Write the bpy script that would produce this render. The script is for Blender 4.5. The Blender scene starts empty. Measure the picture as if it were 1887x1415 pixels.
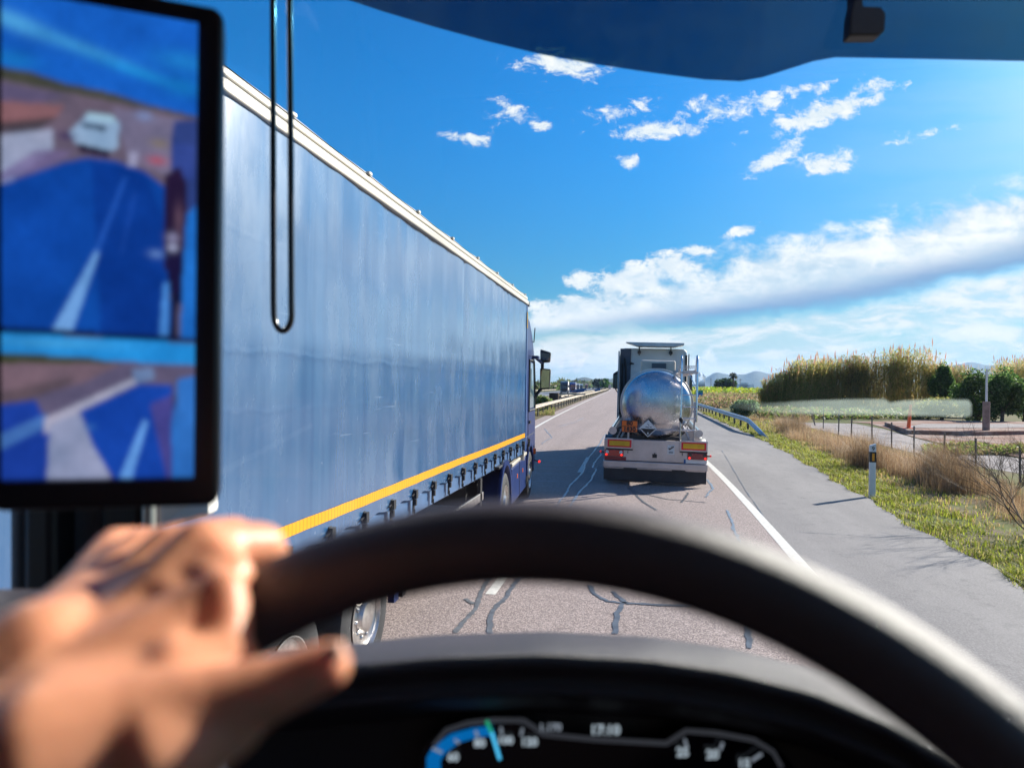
import bpy, math, random
import numpy as np
from mathutils import Vector, Matrix
random.seed(7); rng = np.random.default_rng(7)
sc = bpy.context.scene
col = sc.collection
PI = math.pi

# ------------------------------------------------------------------ camera
FP, EYE, ROLL = 1258.0, 2.45, math.radians(0.8)
def _rx(a): c, s = math.cos(a), math.sin(a); return np.array([[1, 0, 0], [0, c, -s], [0, s, c]])
def _rz(a): c, s = math.cos(a), math.sin(a); return np.array([[c, -s, 0], [s, c, 0], [0, 0, 1]])
CR = _rz(0.192003) @ _rx(PI / 2 + 0.001658) @ _rz(ROLL)
C0 = np.array([0, 0, EYE])
def ray(px, py): return CR @ np.array([(px - 943.5) / FP, -(py - 707.5) / FP, -1.0])
def G(px, py, z=0.0): d = ray(px, py); return C0 + d * (z - EYE) / d[2]        # point of the ground seen there
def W(px, py, dep): return C0 + ray(px, py) * dep                              # point at a distance in front of the eye
def atX(px, py, x): d = ray(px, py); return C0 + d * x / d[0]
def atY(px, py, y): d = ray(px, py); return C0 + d * y / d[1]
cd = bpy.data.cameras.new('camera'); cam = bpy.data.objects.new('camera', cd); col.objects.link(cam)
cd.sensor_fit = 'HORIZONTAL'; cd.sensor_width = 36; cd.lens = FP / 1887 * 36
cd.clip_start = 0.02; cd.clip_end = 60000
cam.matrix_world = Matrix.Translation(C0) @ Matrix(CR.tolist()).to_4x4()
cd.dof.use_dof = True; cd.dof.focus_distance = 16; cd.dof.aperture_fstop = 4.0
sc.camera = cam

# ------------------------------------------------------------------ exposure, sun, sky
sc.view_settings.view_transform = 'Standard'; sc.view_settings.look = 'None'
sc.view_settings.gamma = 1; sc.view_settings.exposure = 1.1
sc.cycles.use_denoising = True
try: sc.cycles.denoiser = 'OPENIMAGEDENOISE'
except Exception: pass
sc.cycles.max_bounces = 6; sc.cycles.diffuse_bounces = 4; sc.cycles.glossy_bounces = 3
sc.cycles.transparent_max_bounces = 12; sc.cycles.transmission_bounces = 3; sc.cycles.volume_bounces = 0
sc.cycles.caustics_reflective = False; sc.cycles.caustics_refractive = False
SUN_EL = math.radians(28); SUN_AZ = math.radians(45.6)        # azimuth clockwise from the way we drive (+Y)
sdir = Vector((math.sin(SUN_AZ) * math.cos(SUN_EL), math.cos(SUN_AZ) * math.cos(SUN_EL), math.sin(SUN_EL)))
sl = bpy.data.lights.new('sun', 'SUN'); sl.energy = 4.9; sl.angle = math.radians(0.55); sl.color = (1, .945, .86)
so = bpy.data.objects.new('sun', sl); col.objects.link(so); so.rotation_euler = (-sdir).to_track_quat('-Z', 'Y').to_euler()

world = bpy.data.worlds.new('World'); sc.world = world; world.use_nodes = True
nt = world.node_tree; nt.nodes.clear()
class NB:
    """tiny node helper"""
    def __init__(s, nt): s.nt = nt
    def n(s, t, **k):
        x = s.nt.nodes.new(t)
        for a, b in k.items(): setattr(x, a, b)
        return x
    def put(s, sock, v):
        if isinstance(v, bpy.types.NodeSocket): s.nt.links.new(v, sock)
        elif v is not None: sock.default_value = v
    def m(s, op, a, b=None, c=None, clamp=False):
        x = s.n('ShaderNodeMath', operation=op, use_clamp=clamp)
        for i, v in enumerate((a, b, c)): s.put(x.inputs[i], v)
        return x.outputs[0]
    def vm(s, op, a, b=None, out=0):
        x = s.n('ShaderNodeVectorMath', operation=op); s.put(x.inputs[0], a)
        if b is not None: s.put(x.inputs[1], b)
        return x.outputs[out]
    def ss(s, lo, hi, v):
        x = s.n('ShaderNodeMapRange', interpolation_type='SMOOTHSTEP')
        s.put(x.inputs[0], v); s.put(x.inputs[1], lo); s.put(x.inputs[2], hi); x.inputs[3].default_value = 0; x.inputs[4].default_value = 1
        return x.outputs[0]
    def mix(s, f, a, b, typ='MIX'):
        x = s.n('ShaderNodeMix', data_type='RGBA', blend_type=typ)
        s.put(x.inputs[0], f)
        for i, v in ((6, a), (7, b)):
            s.put(x.inputs[i], (tuple(v) + (1,)) if isinstance(v, tuple) and len(v) == 3 else v)
        return x.outputs[2]
    def noise(s, vec, scale, detail=4, rough=.55, out=0, dist=0):
        x = s.n('ShaderNodeTexNoise'); s.put(x.inputs['Vector'], vec); x.inputs['Scale'].default_value = scale
        x.inputs['Detail'].default_value = detail; x.inputs['Roughness'].default_value = rough; x.inputs['Distortion'].default_value = dist
        return x.outputs[out]
    def comb(s, x, y, z):
        n = s.n('ShaderNodeCombineXYZ'); s.put(n.inputs[0], x); s.put(n.inputs[1], y); s.put(n.inputs[2], z); return n.outputs[0]
B = NB(nt)
sky = B.n('ShaderNodeTexSky', sky_type='NISHITA', sun_disc=False)
sky.sun_elevation = SUN_EL; sky.sun_rotation = SUN_AZ; sky.altitude = 100; sky.air_density = 1.0; sky.dust_density = 0.4; sky.ozone_density = 2.5
hs = B.n('ShaderNodeHueSaturation'); hs.inputs['Saturation'].default_value = 1.5; hs.inputs['Value'].default_value = 1.0
nt.links.new(sky.outputs[0], hs.inputs['Color'])
tc = B.n('ShaderNodeTexCoord').outputs['Generated']
def axis(v): return tuple(float(q) for q in v)
dr = B.vm('DOT_PRODUCT', tc, axis(CR[:, 0]), 1); du = B.vm('DOT_PRODUCT', tc, axis(CR[:, 1]), 1); df = B.vm('DOT_PRODUCT', tc, axis(-CR[:, 2]), 1)
front = B.ss(0.12, 0.35, df); dfm = B.m('MAXIMUM', df, 0.12)
X_ = B.m('MULTIPLY_ADD', B.m('DIVIDE', dr, dfm), 1.258, .9435)
Y_ = B.m('MULTIPLY_ADD', B.m('DIVIDE', du, dfm), -1.258, .7075)
P_ = B.comb(X_, Y_, 0.0)
n1 = B.noise(B.comb(X_, B.m('MULTIPLY', Y_, 1.5), .3), 24, 10, .68, dist=.3)
n2 = B.noise(B.comb(X_, B.m('MULTIPLY', Y_, 5.0), 1.3), 3.2, 7, .6)
n3 = B.noise(B.comb(B.m('ADD', X_, B.m('MULTIPLY', Y_, 1.5)), B.m('MULTIPLY', Y_, 6.0), 4.3), 2.0, 6, .55)
blobs = [(1045, 120, 110, 26, 6, .95), (870, 258, 52, 16, 5, .85), (997, 233, 28, 15, 0, .8), (935, 207, 38, 25, 20, .6), (1205, 241, 105, 20, -3, .95),
         (1312, 203, 55, 28, 5, .9), (1160, 299, 28, 16, 0, .75), (1405, 190, 55, 26, -20, .75), (1522, 208, 150, 26, -17, 1.1), (1615, 166, 45, 22, 0, .8), (1418, 298, 72, 20, -30, .95),
         (1520, 302, 66, 26, -4, 1), (1368, 425, 34, 12, -15, .9), (1285, 461, 42, 15, 0, 1.0), (1235, 490, 62, 34, 0, 1.25), (1150, 522, 105, 40, -14, 1.25), (1070, 520, 34, 22, 0, 1.1),
         (1050, 566, 90, 30, -5, 1.2), (1040, 128, 60, 14, 8, .8), (1490, 165, 60, 14, -10, .6), (1150, 205, 60, 20, -5, .35), (1700, 250, 60, 10, -15, .35), (1309, 662, 17, 22, 20, .9), (1775, 617, 34, 9, 0, .7), (1655, 615, 45, 8, 0, .5)]
acc = None
for (cx, cy, rx, ry, a, st) in blobs:
    mp = B.n('ShaderNodeMapping', vector_type='TEXTURE'); B.put(mp.inputs[0], P_)
    mp.inputs[1].default_value = (cx / 1000, cy / 1000, 0); mp.inputs[2].default_value = (0, 0, math.radians(a)); mp.inputs[3].default_value = (rx / 1000, ry / 1000, 1)
    L = B.vm('LENGTH', mp.outputs[0], None, 1)
    v = B.m('MULTIPLY', B.m('SUBTRACT', 1.0, L), st)
    acc = v if acc is None else B.m('MAXIMUM', acc, v)
acc = B.m('MAXIMUM', acc, -1.0)
puff = B.ss(0.02, 0.75, B.m('ADD', B.m('MULTIPLY', acc, .95), B.m('MULTIPLY', B.m('SUBTRACT', n1, .5), 3.2)))
t = B.m('SUBTRACT', X_, 1.0)
bot = B.m('ADD', .613, B.m('MULTIPLY', t, B.m('MULTIPLY_ADD', t, -.105, -.05)))
top = B.m('MULTIPLY_ADD', t, -.235, .566)
nbil = B.noise(B.comb(X_, B.m('MULTIPLY', Y_, 1.6), 2.7), 13, 9, .62, dist=.3)
yw = B.m('ADD', B.m('ADD', Y_, B.m('MULTIPLY', B.m('SUBTRACT', n3, .5), .07)), B.m('MULTIPLY', B.m('SUBTRACT', nbil, .5), .16))
yb = B.m('ADD', B.m('ADD', Y_, B.m('MULTIPLY', B.m('SUBTRACT', n2, .5), .05)), B.m('MULTIPLY', B.m('SUBTRACT', nbil, .5), .035))
band = B.m('MULTIPLY', B.ss(-.03, .03, B.m('SUBTRACT', yw, top)), B.m('SUBTRACT', 1.0, B.ss(-.012, .014, B.m('SUBTRACT', yb, bot))))
shade = B.ss(.50, 1.0, B.m('DIVIDE', B.m('SUBTRACT', yb, top), B.m('SUBTRACT', bot, top)))
shade = B.m('MULTIPLY', shade, B.ss(-.1, .35, t))
low = B.m('MULTIPLY', B.ss(0, .03, B.m('SUBTRACT', yb, bot)), B.ss(.30, .50, B.m('ADD', n3, B.m('MULTIPLY', B.m('SUBTRACT', .655, Y_), 1.1))))
n4 = B.noise(B.comb(X_, B.m('MULTIPLY', Y_, 3.2), 7.7), 9, 8, .62, dist=.4)
low = B.m('MULTIPLY', low, B.m('MULTIPLY_ADD', B.ss(.36, .56, n4), .45, .55))
low = B.m('MULTIPLY', B.m('MAXIMUM', low, B.m('MULTIPLY', B.ss(.5, .72, n4), B.ss(.56, .66, Y_))), .92)
haze_ = B.m('MULTIPLY', B.ss(.60, .70, Y_), .18)
veil = B.m('MAXIMUM', B.m('MULTIPLY', B.ss(1.15, 2.0, X_), B.m('MULTIPLY', B.ss(.1, .75, n3), .42)), B.m('MULTIPLY', B.ss(1.85, 2.5, X_), B.m('MULTIPLY_ADD', B.ss(.3, .7, n2), .4, .5)))
WHITE = (5.6, 5.6, 5.5)
sz = B.n('ShaderNodeSeparateXYZ'); nt.links.new(tc, sz.inputs[0])
c = B.mix(1.0, hs.outputs[0], B.mix(B.ss(-.02, .42, sz.outputs[2]), (.15, .34, .40), (.30, .86, .98)), 'MULTIPLY')
c = B.mix(B.m('MULTIPLY', veil, front), c, (3.4, 4.5, 5.4))
c = B.mix(B.m('MULTIPLY', haze_, front), c, (3.6, 4.6, 5.2))
c = B.mix(B.m('MULTIPLY', low, front), c, B.mix(B.ss(.35, .65, n4), (4.5, 4.9, 5.1), (6.0, 5.9, 5.6)))
bandcol = B.mix(shade, B.mix(B.ss(.38, .62, B.m('MULTIPLY_ADD', nbil, .6, B.m('MULTIPLY', n2, .4))), (3.3, 4.2, 5.0), (6.2, 6.2, 6.1)), (1.15, 2.1, 3.6))
c = B.mix(B.m('MULTIPLY', B.m('MULTIPLY', band, B.ss(-.2, .0, t)), front), c, bandcol)
puffcol = B.mix(B.ss(.35, .75, n1), (4.3, 4.9, 5.4), (6.1, 6.1, 6.0))
c = B.mix(B.m('MULTIPLY', puff, front), c, puffcol)
glow = B.ss(.88, 1.0, B.vm('DOT_PRODUCT', tc, tuple(sdir), 1)); c = B.mix(B.m('MULTIPLY', B.m('POWER', glow, 1.8), .3), c, (11, 10.8, 10.2))
# soft clouds for the rest of the sky, which only reflections see
nb = B.noise(B.vm('MULTIPLY', tc, (1, 1, 2.6)), 2.6, 6, .6)
c = B.mix(B.m('MULTIPLY', B.ss(.5, .72, nb), B.m('MULTIPLY', B.m('SUBTRACT', 1.0, front), .75)), c, (4.8, 4.9, 5.0))
bg = B.n('ShaderNodeBackground'); nt.links.new(c, bg.inputs[0]); bg.inputs[1].default_value = .085
nt.links.new(bg.outputs[0], B.n('ShaderNodeOutputWorld').inputs[0])

# ------------------------------------------------------------------ object helpers
def tag(o, label=None, cat=None, group=None, kind=None):
    if label: o['label'] = label
    if cat: o['category'] = cat
    if group: o['group'] = group
    if kind: o['kind'] = kind
    return o
def empty(name, loc=(0, 0, 0), label=None, cat=None, group=None):
    o = bpy.data.objects.new(name, None); col.objects.link(o); o.location = loc; o.empty_display_size = .2
    return tag(o, label, cat, group)
_wm = {}
def wmat(o):
    if o is None or o.type != 'EMPTY': return Matrix.Identity(4)
    return Matrix.Translation(o.location)
def link(name, me, m, parent=None):
    o = bpy.data.objects.new(name, me); col.objects.link(o)
    if m is not None:
        for q in (m if isinstance(m, (list, tuple)) else [m]): me.materials.append(q)
    if parent is not None:
        o.parent = parent; o.matrix_parent_inverse = wmat(parent).inverted()
    return o
class MB:
    def __init__(s): s.v = []; s.f = []; s.mi = []; s.cur = 0
    def add(s, vs, fs):
        b = len(s.v); s.v += [tuple(map(float, p)) for p in vs]; s.f += [tuple(b + i for i in f) for f in fs]; s.mi += [s.cur] * len(fs); return s
    def box(s, c, d, R=None):
        c = Vector(c); h = Vector(d) / 2; vs = []
        for x in (-1, 1):
            for y in (-1, 1):
                for z in (-1, 1):
                    p = Vector((x * h.x, y * h.y, z * h.z)); vs.append(c + (R @ p if R else p))
        return s.add(vs, [(0, 1, 3, 2), (4, 6, 7, 5), (0, 4, 5, 1), (2, 3, 7, 6), (0, 2, 6, 4), (1, 5, 7, 3)])
    def b2(s, a, b): return s.box([(a[i] + b[i]) / 2 for i in range(3)], [abs(a[i] - b[i]) for i in range(3)])
    def tube(s, pts, r, n=10, cap=True):
        pts = [Vector(p) for p in pts]; rs = r if isinstance(r, (list, tuple)) else [r] * len(pts)
        up = None; rows = []
        for i, p in enumerate(pts):
            d = (pts[min(i + 1, len(pts) - 1)] - pts[max(i - 1, 0)])
            if d.length < 1e-9: d = Vector((0, 0, 1))
            d.normalize()
            if up is None: up = Vector((0, 0, 1)) if abs(d.z) < .9 else Vector((1, 0, 0))
            a = d.cross(up); 
            if a.length < 1e-6: a = d.cross(Vector((1, 0, 0)))
            a.normalize(); u2 = a.cross(d).normalized(); up = u2
            rows.append([p + (a * math.cos(2 * PI * k / n) + u2 * math.sin(2 * PI * k / n)) * rs[i] for k in range(n)])
        vs = [q for w in rows for q in w]; fs = []
        for i in range(len(rows) - 1):
            for k in range(n): k2 = (k + 1) % n; fs.append((i * n + k, i * n + k2, (i + 1) * n + k2, (i + 1) * n + k))
        if cap: fs.append(tuple(range(n))[::-1]); fs.append(tuple((len(rows) - 1) * n + k for k in range(n)))
        return s.add(vs, fs)
    def lathe(s, prof, o, ax, n=32, close=False):
        """prof: (along, radius) pairs; revolved about ax through o"""
        o = Vector(o); ax = Vector(ax).normalized(); u = Vector((0, 0, 1)) if abs(ax.z) < .9 else Vector((1, 0, 0))
        a = ax.cross(u).normalized(); b = a.cross(ax).normalized(); vs = []; fs = []
        for (h, r) in prof:
            for k in range(n):
                t = 2 * PI * k / n; vs.append(o + ax * h + (a * math.cos(t) + b * math.sin(t)) * max(r, 1e-4))
        for i in range(len(prof) - 1):
            for k in range(n): k2 = (k + 1) % n; fs.append((i * n + k, i * n + k2, (i + 1) * n + k2, (i + 1) * n + k))
        fs.append(tuple(range(n))[::-1]); fs.append(tuple((len(prof) - 1) * n + k for k in range(n)))
        return s.add(vs, fs)
    def prism(s, poly, d):
        """poly: 3D points of one face; d: extrusion vector"""
        n = len(poly); d = Vector(d); a = [Vector(p) for p in poly]; vs = a + [p + d for p in a]
        return s.add(vs, [tuple(range(n))[::-1], tuple(range(n, 2 * n))] + [(k, (k + 1) % n, n + (k + 1) % n, n + k) for k in range(n)])
    def grid(s, rows):
        m = len(rows[0]); vs = [p for r in rows for p in r]; fs = []
        for i in range(len(rows) - 1):
            for k in range(m - 1): fs.append((i * m + k, i * m + k + 1, (i + 1) * m + k + 1, (i + 1) * m + k))
        return s.add(vs, fs)
    def xf(s, M):
        s.v = [tuple(M @ Vector(p)) for p in s.v]; return s
    def build(s, name, m, parent=None, bevel=0, smooth=None, seg=2, sub=0, solid=0):
        me = bpy.data.meshes.new(name); me.from_pydata(s.v, [], s.f); me.update()
        o = link(name, me, m, parent)
        if any(s.mi): me.polygons.foreach_set('material_index', s.mi)
        import bmesh as bm_
        b = bm_.new(); b.from_mesh(me); bm_.ops.recalc_face_normals(b, faces=b.faces); b.to_mesh(me); b.free()
        if smooth is not None:
            me.polygons.foreach_set('use_smooth', [True] * len(me.polygons))
            if smooth < 180: me.set_sharp_from_angle(angle=math.radians(smooth))
        if solid:
            q = o.modifiers.new('solid', 'SOLIDIFY'); q.thickness = solid; q.offset = 0
        if bevel:
            q = o.modifiers.new('bevel', 'BEVEL'); q.width = bevel; q.segments = seg; q.limit_method = 'ANGLE'; q.angle_limit = math.radians(40); q.harden_normals = False
        if sub:
            q = o.modifiers.new('sub', 'SUBSURF'); q.levels = sub; q.render_levels = sub
        return o
def mesh_np(name, V, F, m, parent=None, tint=None, smooth=False):
    """V (N,3), F (M,k); tint: per-face rgb"""
    me = bpy.data.meshes.new(name); V = np.asarray(V, np.float32); F = np.asarray(F, np.int32); k = F.shape[1]
    me.vertices.add(len(V)); me.vertices.foreach_set('co', V.ravel())
    me.loops.add(F.size); me.loops.foreach_set('vertex_index', F.ravel())
    me.polygons.add(len(F)); me.polygons.foreach_set('loop_start', np.arange(len(F), dtype=np.int32) * k)
    try: me.polygons.foreach_set('loop_total', np.full(len(F), k, np.int32))
    except Exception: pass
    me.update(calc_edges=True)
    if tint is not None:
        a = me.color_attributes.new('tint', 'FLOAT_COLOR', 'CORNER'); tt = np.ones((len(F), 4), np.float32); tt[:, :3] = tint
        a.data.foreach_set('color', np.repeat(tt, k, axis=0).ravel())
    if smooth: me.polygons.foreach_set('use_smooth', [True] * len(F))
    return link(name, me, m, parent)
def copy_tree(o, parent=None):
    c = o.copy(); col.objects.link(c)
    if parent is not None: c.parent = parent
    for ch in [q for q in bpy.data.objects if q.parent == o]: copy_tree(ch, c)
    return c
def text_mesh(txt, size, bold=0.0):
    cu = bpy.data.curves.new('t', 'FONT'); cu.body = txt; cu.size = size; cu.align_x = 'CENTER'; cu.align_y = 'CENTER'; cu.extrude = size * .01; cu.offset = bold; cu.resolution_u = 3
    o = bpy.data.objects.new('t', cu); me = bpy.data.meshes.new_from_object(o); bpy.data.objects.remove(o); bpy.data.curves.remove(cu)
    return me
def text(name, txt, size, loc, ex, ey, m, parent, bold=0.0):
    """flat lettering at loc with baseline direction ex and up direction ey"""
    me = text_mesh(txt, size, bold); ex = Vector(ex).normalized(); ey = Vector(ey).normalized(); ez = ex.cross(ey)
    M = Matrix((ex, ey, ez)).transposed().to_4x4(); M.translation = Vector(loc); me.transform(M); me.name = name
    return link(name, me, m, parent)

# ------------------------------------------------------------------ materials
def S(r, g, b): return tuple(((x / 255) / 12.92 if x / 255 <= .04045 else ((x / 255 + .055) / 1.055) ** 2.4) for x in (r, g, b))
def mat(name, c, rough=.6, metal=0.0, var=.12, vs=3.0, bump=0, bs=40, coat=0, c2=None, spec=.5, emit=None, es=1, detail=4, rvar=0, tr=0, coord='Object', stretch=None):
    m = bpy.data.materials.new(name); m.use_nodes = True; b = NB(m.node_tree); p = m.node_tree.nodes['Principled BSDF']
    tcn = b.n('ShaderNodeTexCoord').outputs[coord]
    if stretch: tcn = b.vm('MULTIPLY', tcn, stretch)
    n = b.noise(tcn, vs, detail, .6)
    lo = tuple(x * (1 - var) for x in c); hi = tuple(min(1, x * (1 + var)) for x in c)
    if c2: lo, hi = c, c2
    cc = b.mix(b.ss(.3, .7, n), lo, hi)
    m.node_tree.links.new(cc, p.inputs['Base Color']); p.inputs['Roughness'].default_value = rough; p.inputs['Metallic'].default_value = metal
    p.inputs['Specular IOR Level'].default_value = spec; p.inputs['Coat Weight'].default_value = coat; p.inputs['Coat Roughness'].default_value = .08
    if rvar:
        m.node_tree.links.new(b.m('ADD', rough - rvar, b.m('MULTIPLY', b.noise(tcn, vs * 2.3, 5, .6), 2 * rvar)), p.inputs['Roughness'])
    if bump:
        bn = b.n('ShaderNodeBump'); bn.inputs['Strength'].default_value = bump; bn.inputs['Distance'].default_value = .01
        m.node_tree.links.new(b.noise(tcn, bs, 5, .6), bn.inputs['Height']); m.node_tree.links.new(bn.outputs[0], p.inputs['Normal'])
    if emit: p.inputs['Emission Color'].default_value = emit + (1,); p.inputs['Emission Strength'].default_value = es
    return m
def leafmat(name, base=(1, 1, 1), trans=.3, rough=.55):
    m = bpy.data.materials.new(name); m.use_nodes = True; n_ = m.node_tree; b = NB(n_); n_.nodes.clear()
    at = b.n('ShaderNodeAttribute', attribute_name='tint').outputs['Color']; cc = b.mix(1.0, at, base, 'MULTIPLY')
    d = b.n('ShaderNodeBsdfPrincipled'); n_.links.new(cc, d.inputs['Base Color']); d.inputs['Roughness'].default_value = rough; d.inputs['Specular IOR Level'].default_value = .3
    tr = b.n('ShaderNodeBsdfTranslucent'); n_.links.new(cc, tr.inputs[0])
    mx = b.n('ShaderNodeMixShader'); mx.inputs[0].default_value = trans; n_.links.new(d.outputs[0], mx.inputs[1]); n_.links.new(tr.outputs[0], mx.inputs[2])
    n_.links.new(mx.outputs[0], b.n('ShaderNodeOutputMaterial').inputs[0]); return m
def glassy(name, tintc, refl=.9, ior=1.45, dirt=0.0, rough=.02, dirtc=(.5, .5, .5)):
    """pane that lets light through: tinted transparency under a fresnel gloss, with a film of dirt"""
    m = bpy.data.materials.new(name); m.use_nodes = True; n_ = m.node_tree; b = NB(n_); n_.nodes.clear()
    t_ = b.n('ShaderNodeBsdfTransparent'); t_.inputs[0].default_value = tintc + (1,)
    g = b.n('ShaderNodeBsdfGlossy'); g.inputs['Roughness'].default_value = rough
    ge = b.n('ShaderNodeNewGeometry'); cth = b.m('ABSOLUTE', b.vm('DOT_PRODUCT', ge.outputs['Normal'], ge.outputs['Incoming'], 1))
    f0 = ((ior - 1) / (ior + 1)) ** 2 * 1.8
    fr = b.m('MULTIPLY_ADD', b.m('POWER', b.m('SUBTRACT', 1.0, cth), 5.0), 1 - f0, f0)
    mx = b.n('ShaderNodeMixShader'); n_.links.new(b.m('MULTIPLY', fr, refl), mx.inputs[0]); n_.links.new(t_.outputs[0], mx.inputs[1]); n_.links.new(g.outputs[0], mx.inputs[2])
    out = mx.outputs[0]
    if dirt:
        co = b.n('ShaderNodeTexCoord').outputs['Object']
        ns = b.m('MULTIPLY', b.ss(.35, .8, b.noise(co, 7, 6, .65)), dirt)
        dd = b.n('ShaderNodeBsdfDiffuse'); dd.inputs[0].default_value = dirtc + (1,)
        tl = b.n('ShaderNodeBsdfTranslucent'); tl.inputs[0].default_value = dirtc + (1,)
        m0 = b.n('ShaderNodeMixShader'); m0.inputs[0].default_value = .5; n_.links.new(dd.outputs[0], m0.inputs[1]); n_.links.new(tl.outputs[0], m0.inputs[2])
        m2 = b.n('ShaderNodeMixShader'); n_.links.new(ns, m2.inputs[0]); n_.links.new(out, m2.inputs[1]); n_.links.new(m0.outputs[0], m2.inputs[2]); out = m2.outputs[0]
    n_.links.new(out, b.n('ShaderNodeOutputMaterial').inputs[0]); return m

M = {}
M['black_plastic'] = mat('black_plastic', (.012, .011, .014), .42, var=.2, bump=.12, bs=300)
M['dash'] = mat('dash_skin', (.036, .026, .032), .45, var=.2, vs=9, bump=.5, bs=420, spec=.65)
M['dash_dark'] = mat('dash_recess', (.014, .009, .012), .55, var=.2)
M['leather'] = mat('wheel_leather', (.042, .025, .036), .50, var=.25, vs=20, bump=.3, bs=520, spec=1.0)
M['trim_grey'] = mat('trim_grey', (.10, .11, .12), .5)
M['tyre'] = mat('tyre_rubber', (.022, .022, .024), .75, var=.3, vs=8, bump=.3, bs=60)
M['alloy'] = mat('alloy', (.62, .60, .58), .32, 1.0, var=.2, vs=12)
M['steel_galv'] = mat('galvanised', (.44, .37, .29), .55, .1, var=.14, vs=2.5, rvar=.1)
M['steel_galv_grey'] = mat('galvanised_grey', (.33, .38, .44), .4, .6, var=.2, vs=2.5, rvar=.1)
M['post_dark'] = mat('post_steel', (.10, .085, .075), .6, .3, var=.3, vs=6)
M['black'] = mat('black_paint', (.015, .015, .017), .5)
M['white'] = mat('white_paint', (.74, .73, .70), .38, var=.06, vs=5)
M['red_lens'] = mat('red_lens', (.55, .012, .015), .18, coat=.6, var=.1)
M['red_glow'] = mat('red_lamp_lit', (.8, .02, .02), .2, emit=(1, .03, .02), es=.7)
M['red_reflect'] = mat('red_reflective', (.85, .02, .03), .35)
M['dark_red'] = mat('dark_red_tape', (.28, .03, .035), .4)
M['yellow_reflect'] = mat('yellow_reflective', (.85, .45, .01), .35)
M['orange'] = mat('orange_plate', (1.0, .19, .02), .45, var=.05)
M['orange_lens'] = mat('orange_lens', (.8, .16, .03), .25)
M['rail_white'] = mat('roof_rail', (.50, .46, .39), .4, .2, var=.12, vs=2, rvar=.1, stretch=(1, .3, 1))
M['glass_dark'] = mat('dark_glass', (.012, .016, .02), .06, spec=.8)
M['glass_light'] = mat('side_glass', (.10, .16, .2), .05, spec=.9)
M['truck_blue'] = mat('truck_blue_paint', (.010, .026, .11), .36, 0, var=.1, coat=.1, spec=.3)
M['navy'] = mat('navy_paint', (.03, .04, .07), .4)
M['bark'] = mat('bark', (.12, .085, .06), .85, var=.35, vs=14, bump=.6, bs=50)
M['concrete'] = mat('concrete', (.30, .21, .17), .85, var=.25, vs=4, bump=.4, bs=30)
M['wood_post'] = mat('fence_post', (.16, .14, .13), .8, var=.3, vs=9)
M['leaf'] = leafmat('leaves', trans=.55); M['cane'] = leafmat('cane_leaves', trans=.62); M['dry'] = leafmat('dry_stalks', trans=.4)

def road_mat():
    m = mat('carriageway_asphalt', (.2, .2, .2), .82, spec=.35); n_ = m.node_tree; b = NB(n_); p = n_.nodes['Principled BSDF']
    co = b.n('ShaderNodeTexCoord').outputs['Object']
    big = b.noise(b.vm('MULTIPLY', co, (1, .12, 1)), 1.1, 5, .6); mid = b.noise(co, 9, 5, .7)
    vor = b.n('ShaderNodeTexVoronoi', feature='F1'); n_.links.new(co, vor.inputs['Vector']); vor.inputs['Scale'].default_value = 85
    cell = b.n('ShaderNodeSeparateColor'); n_.links.new(vor.outputs['Color'], cell.inputs[0])
    c1 = b.mix(b.ss(.3, .7, big), (.34, .255, .228), (.43, .335, .305))
    c1 = b.mix(b.m('MULTIPLY', b.ss(.45, .75, mid), .35), c1, (.17, .14, .135))
    sp = b.n('ShaderNodeSeparateXYZ'); n_.links.new(co, sp.inputs[0]); xo = sp.outputs[0]
    for x0, w_, k_ in ((.25, .55, .22), (-3.4, .55, .2)):
        trk = b.m('SUBTRACT', 1.0, b.ss(.1, w_, b.m('ABSOLUTE', b.m('SUBTRACT', b.m('ADD', xo, b.m('MULTIPLY', b.noise(co, .5, 3, .5), .3)), x0 + .15)))); c1 = b.mix(b.m('MULTIPLY', trk, k_), c1, (.12, .10, .10))
    oil = b.noise(b.vm('MULTIPLY', co, (1, .5, 1)), 1.7, 7, .7); c1 = b.mix(b.m('MULTIPLY', b.ss(.6, .7, oil), .35), c1, (.13, .11, .108))
    st = b.mix(b.ss(.15, .95, cell.outputs[0]), (.09, .07, .065), (.66, .54, .50))
    c1 = b.mix(.5, c1, st)
    gap = b.ss(.35, .75, vor.outputs['Distance']); c1 = b.mix(b.m('MULTIPLY', gap, .5), c1, (.06, .05, .055))
    n_.links.new(c1, p.inputs['Base Color'])
    bn = b.n('ShaderNodeBump'); bn.inputs['Strength'].default_value = .55; bn.inputs['Distance'].default_value = .006
    n_.links.new(b.m('SUBTRACT', cell.outputs[1], vor.outputs['Distance']), bn.inputs['Height']); n_.links.new(bn.outputs[0], p.inputs['Normal'])
    return m
M['road'] = road_mat()
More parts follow.
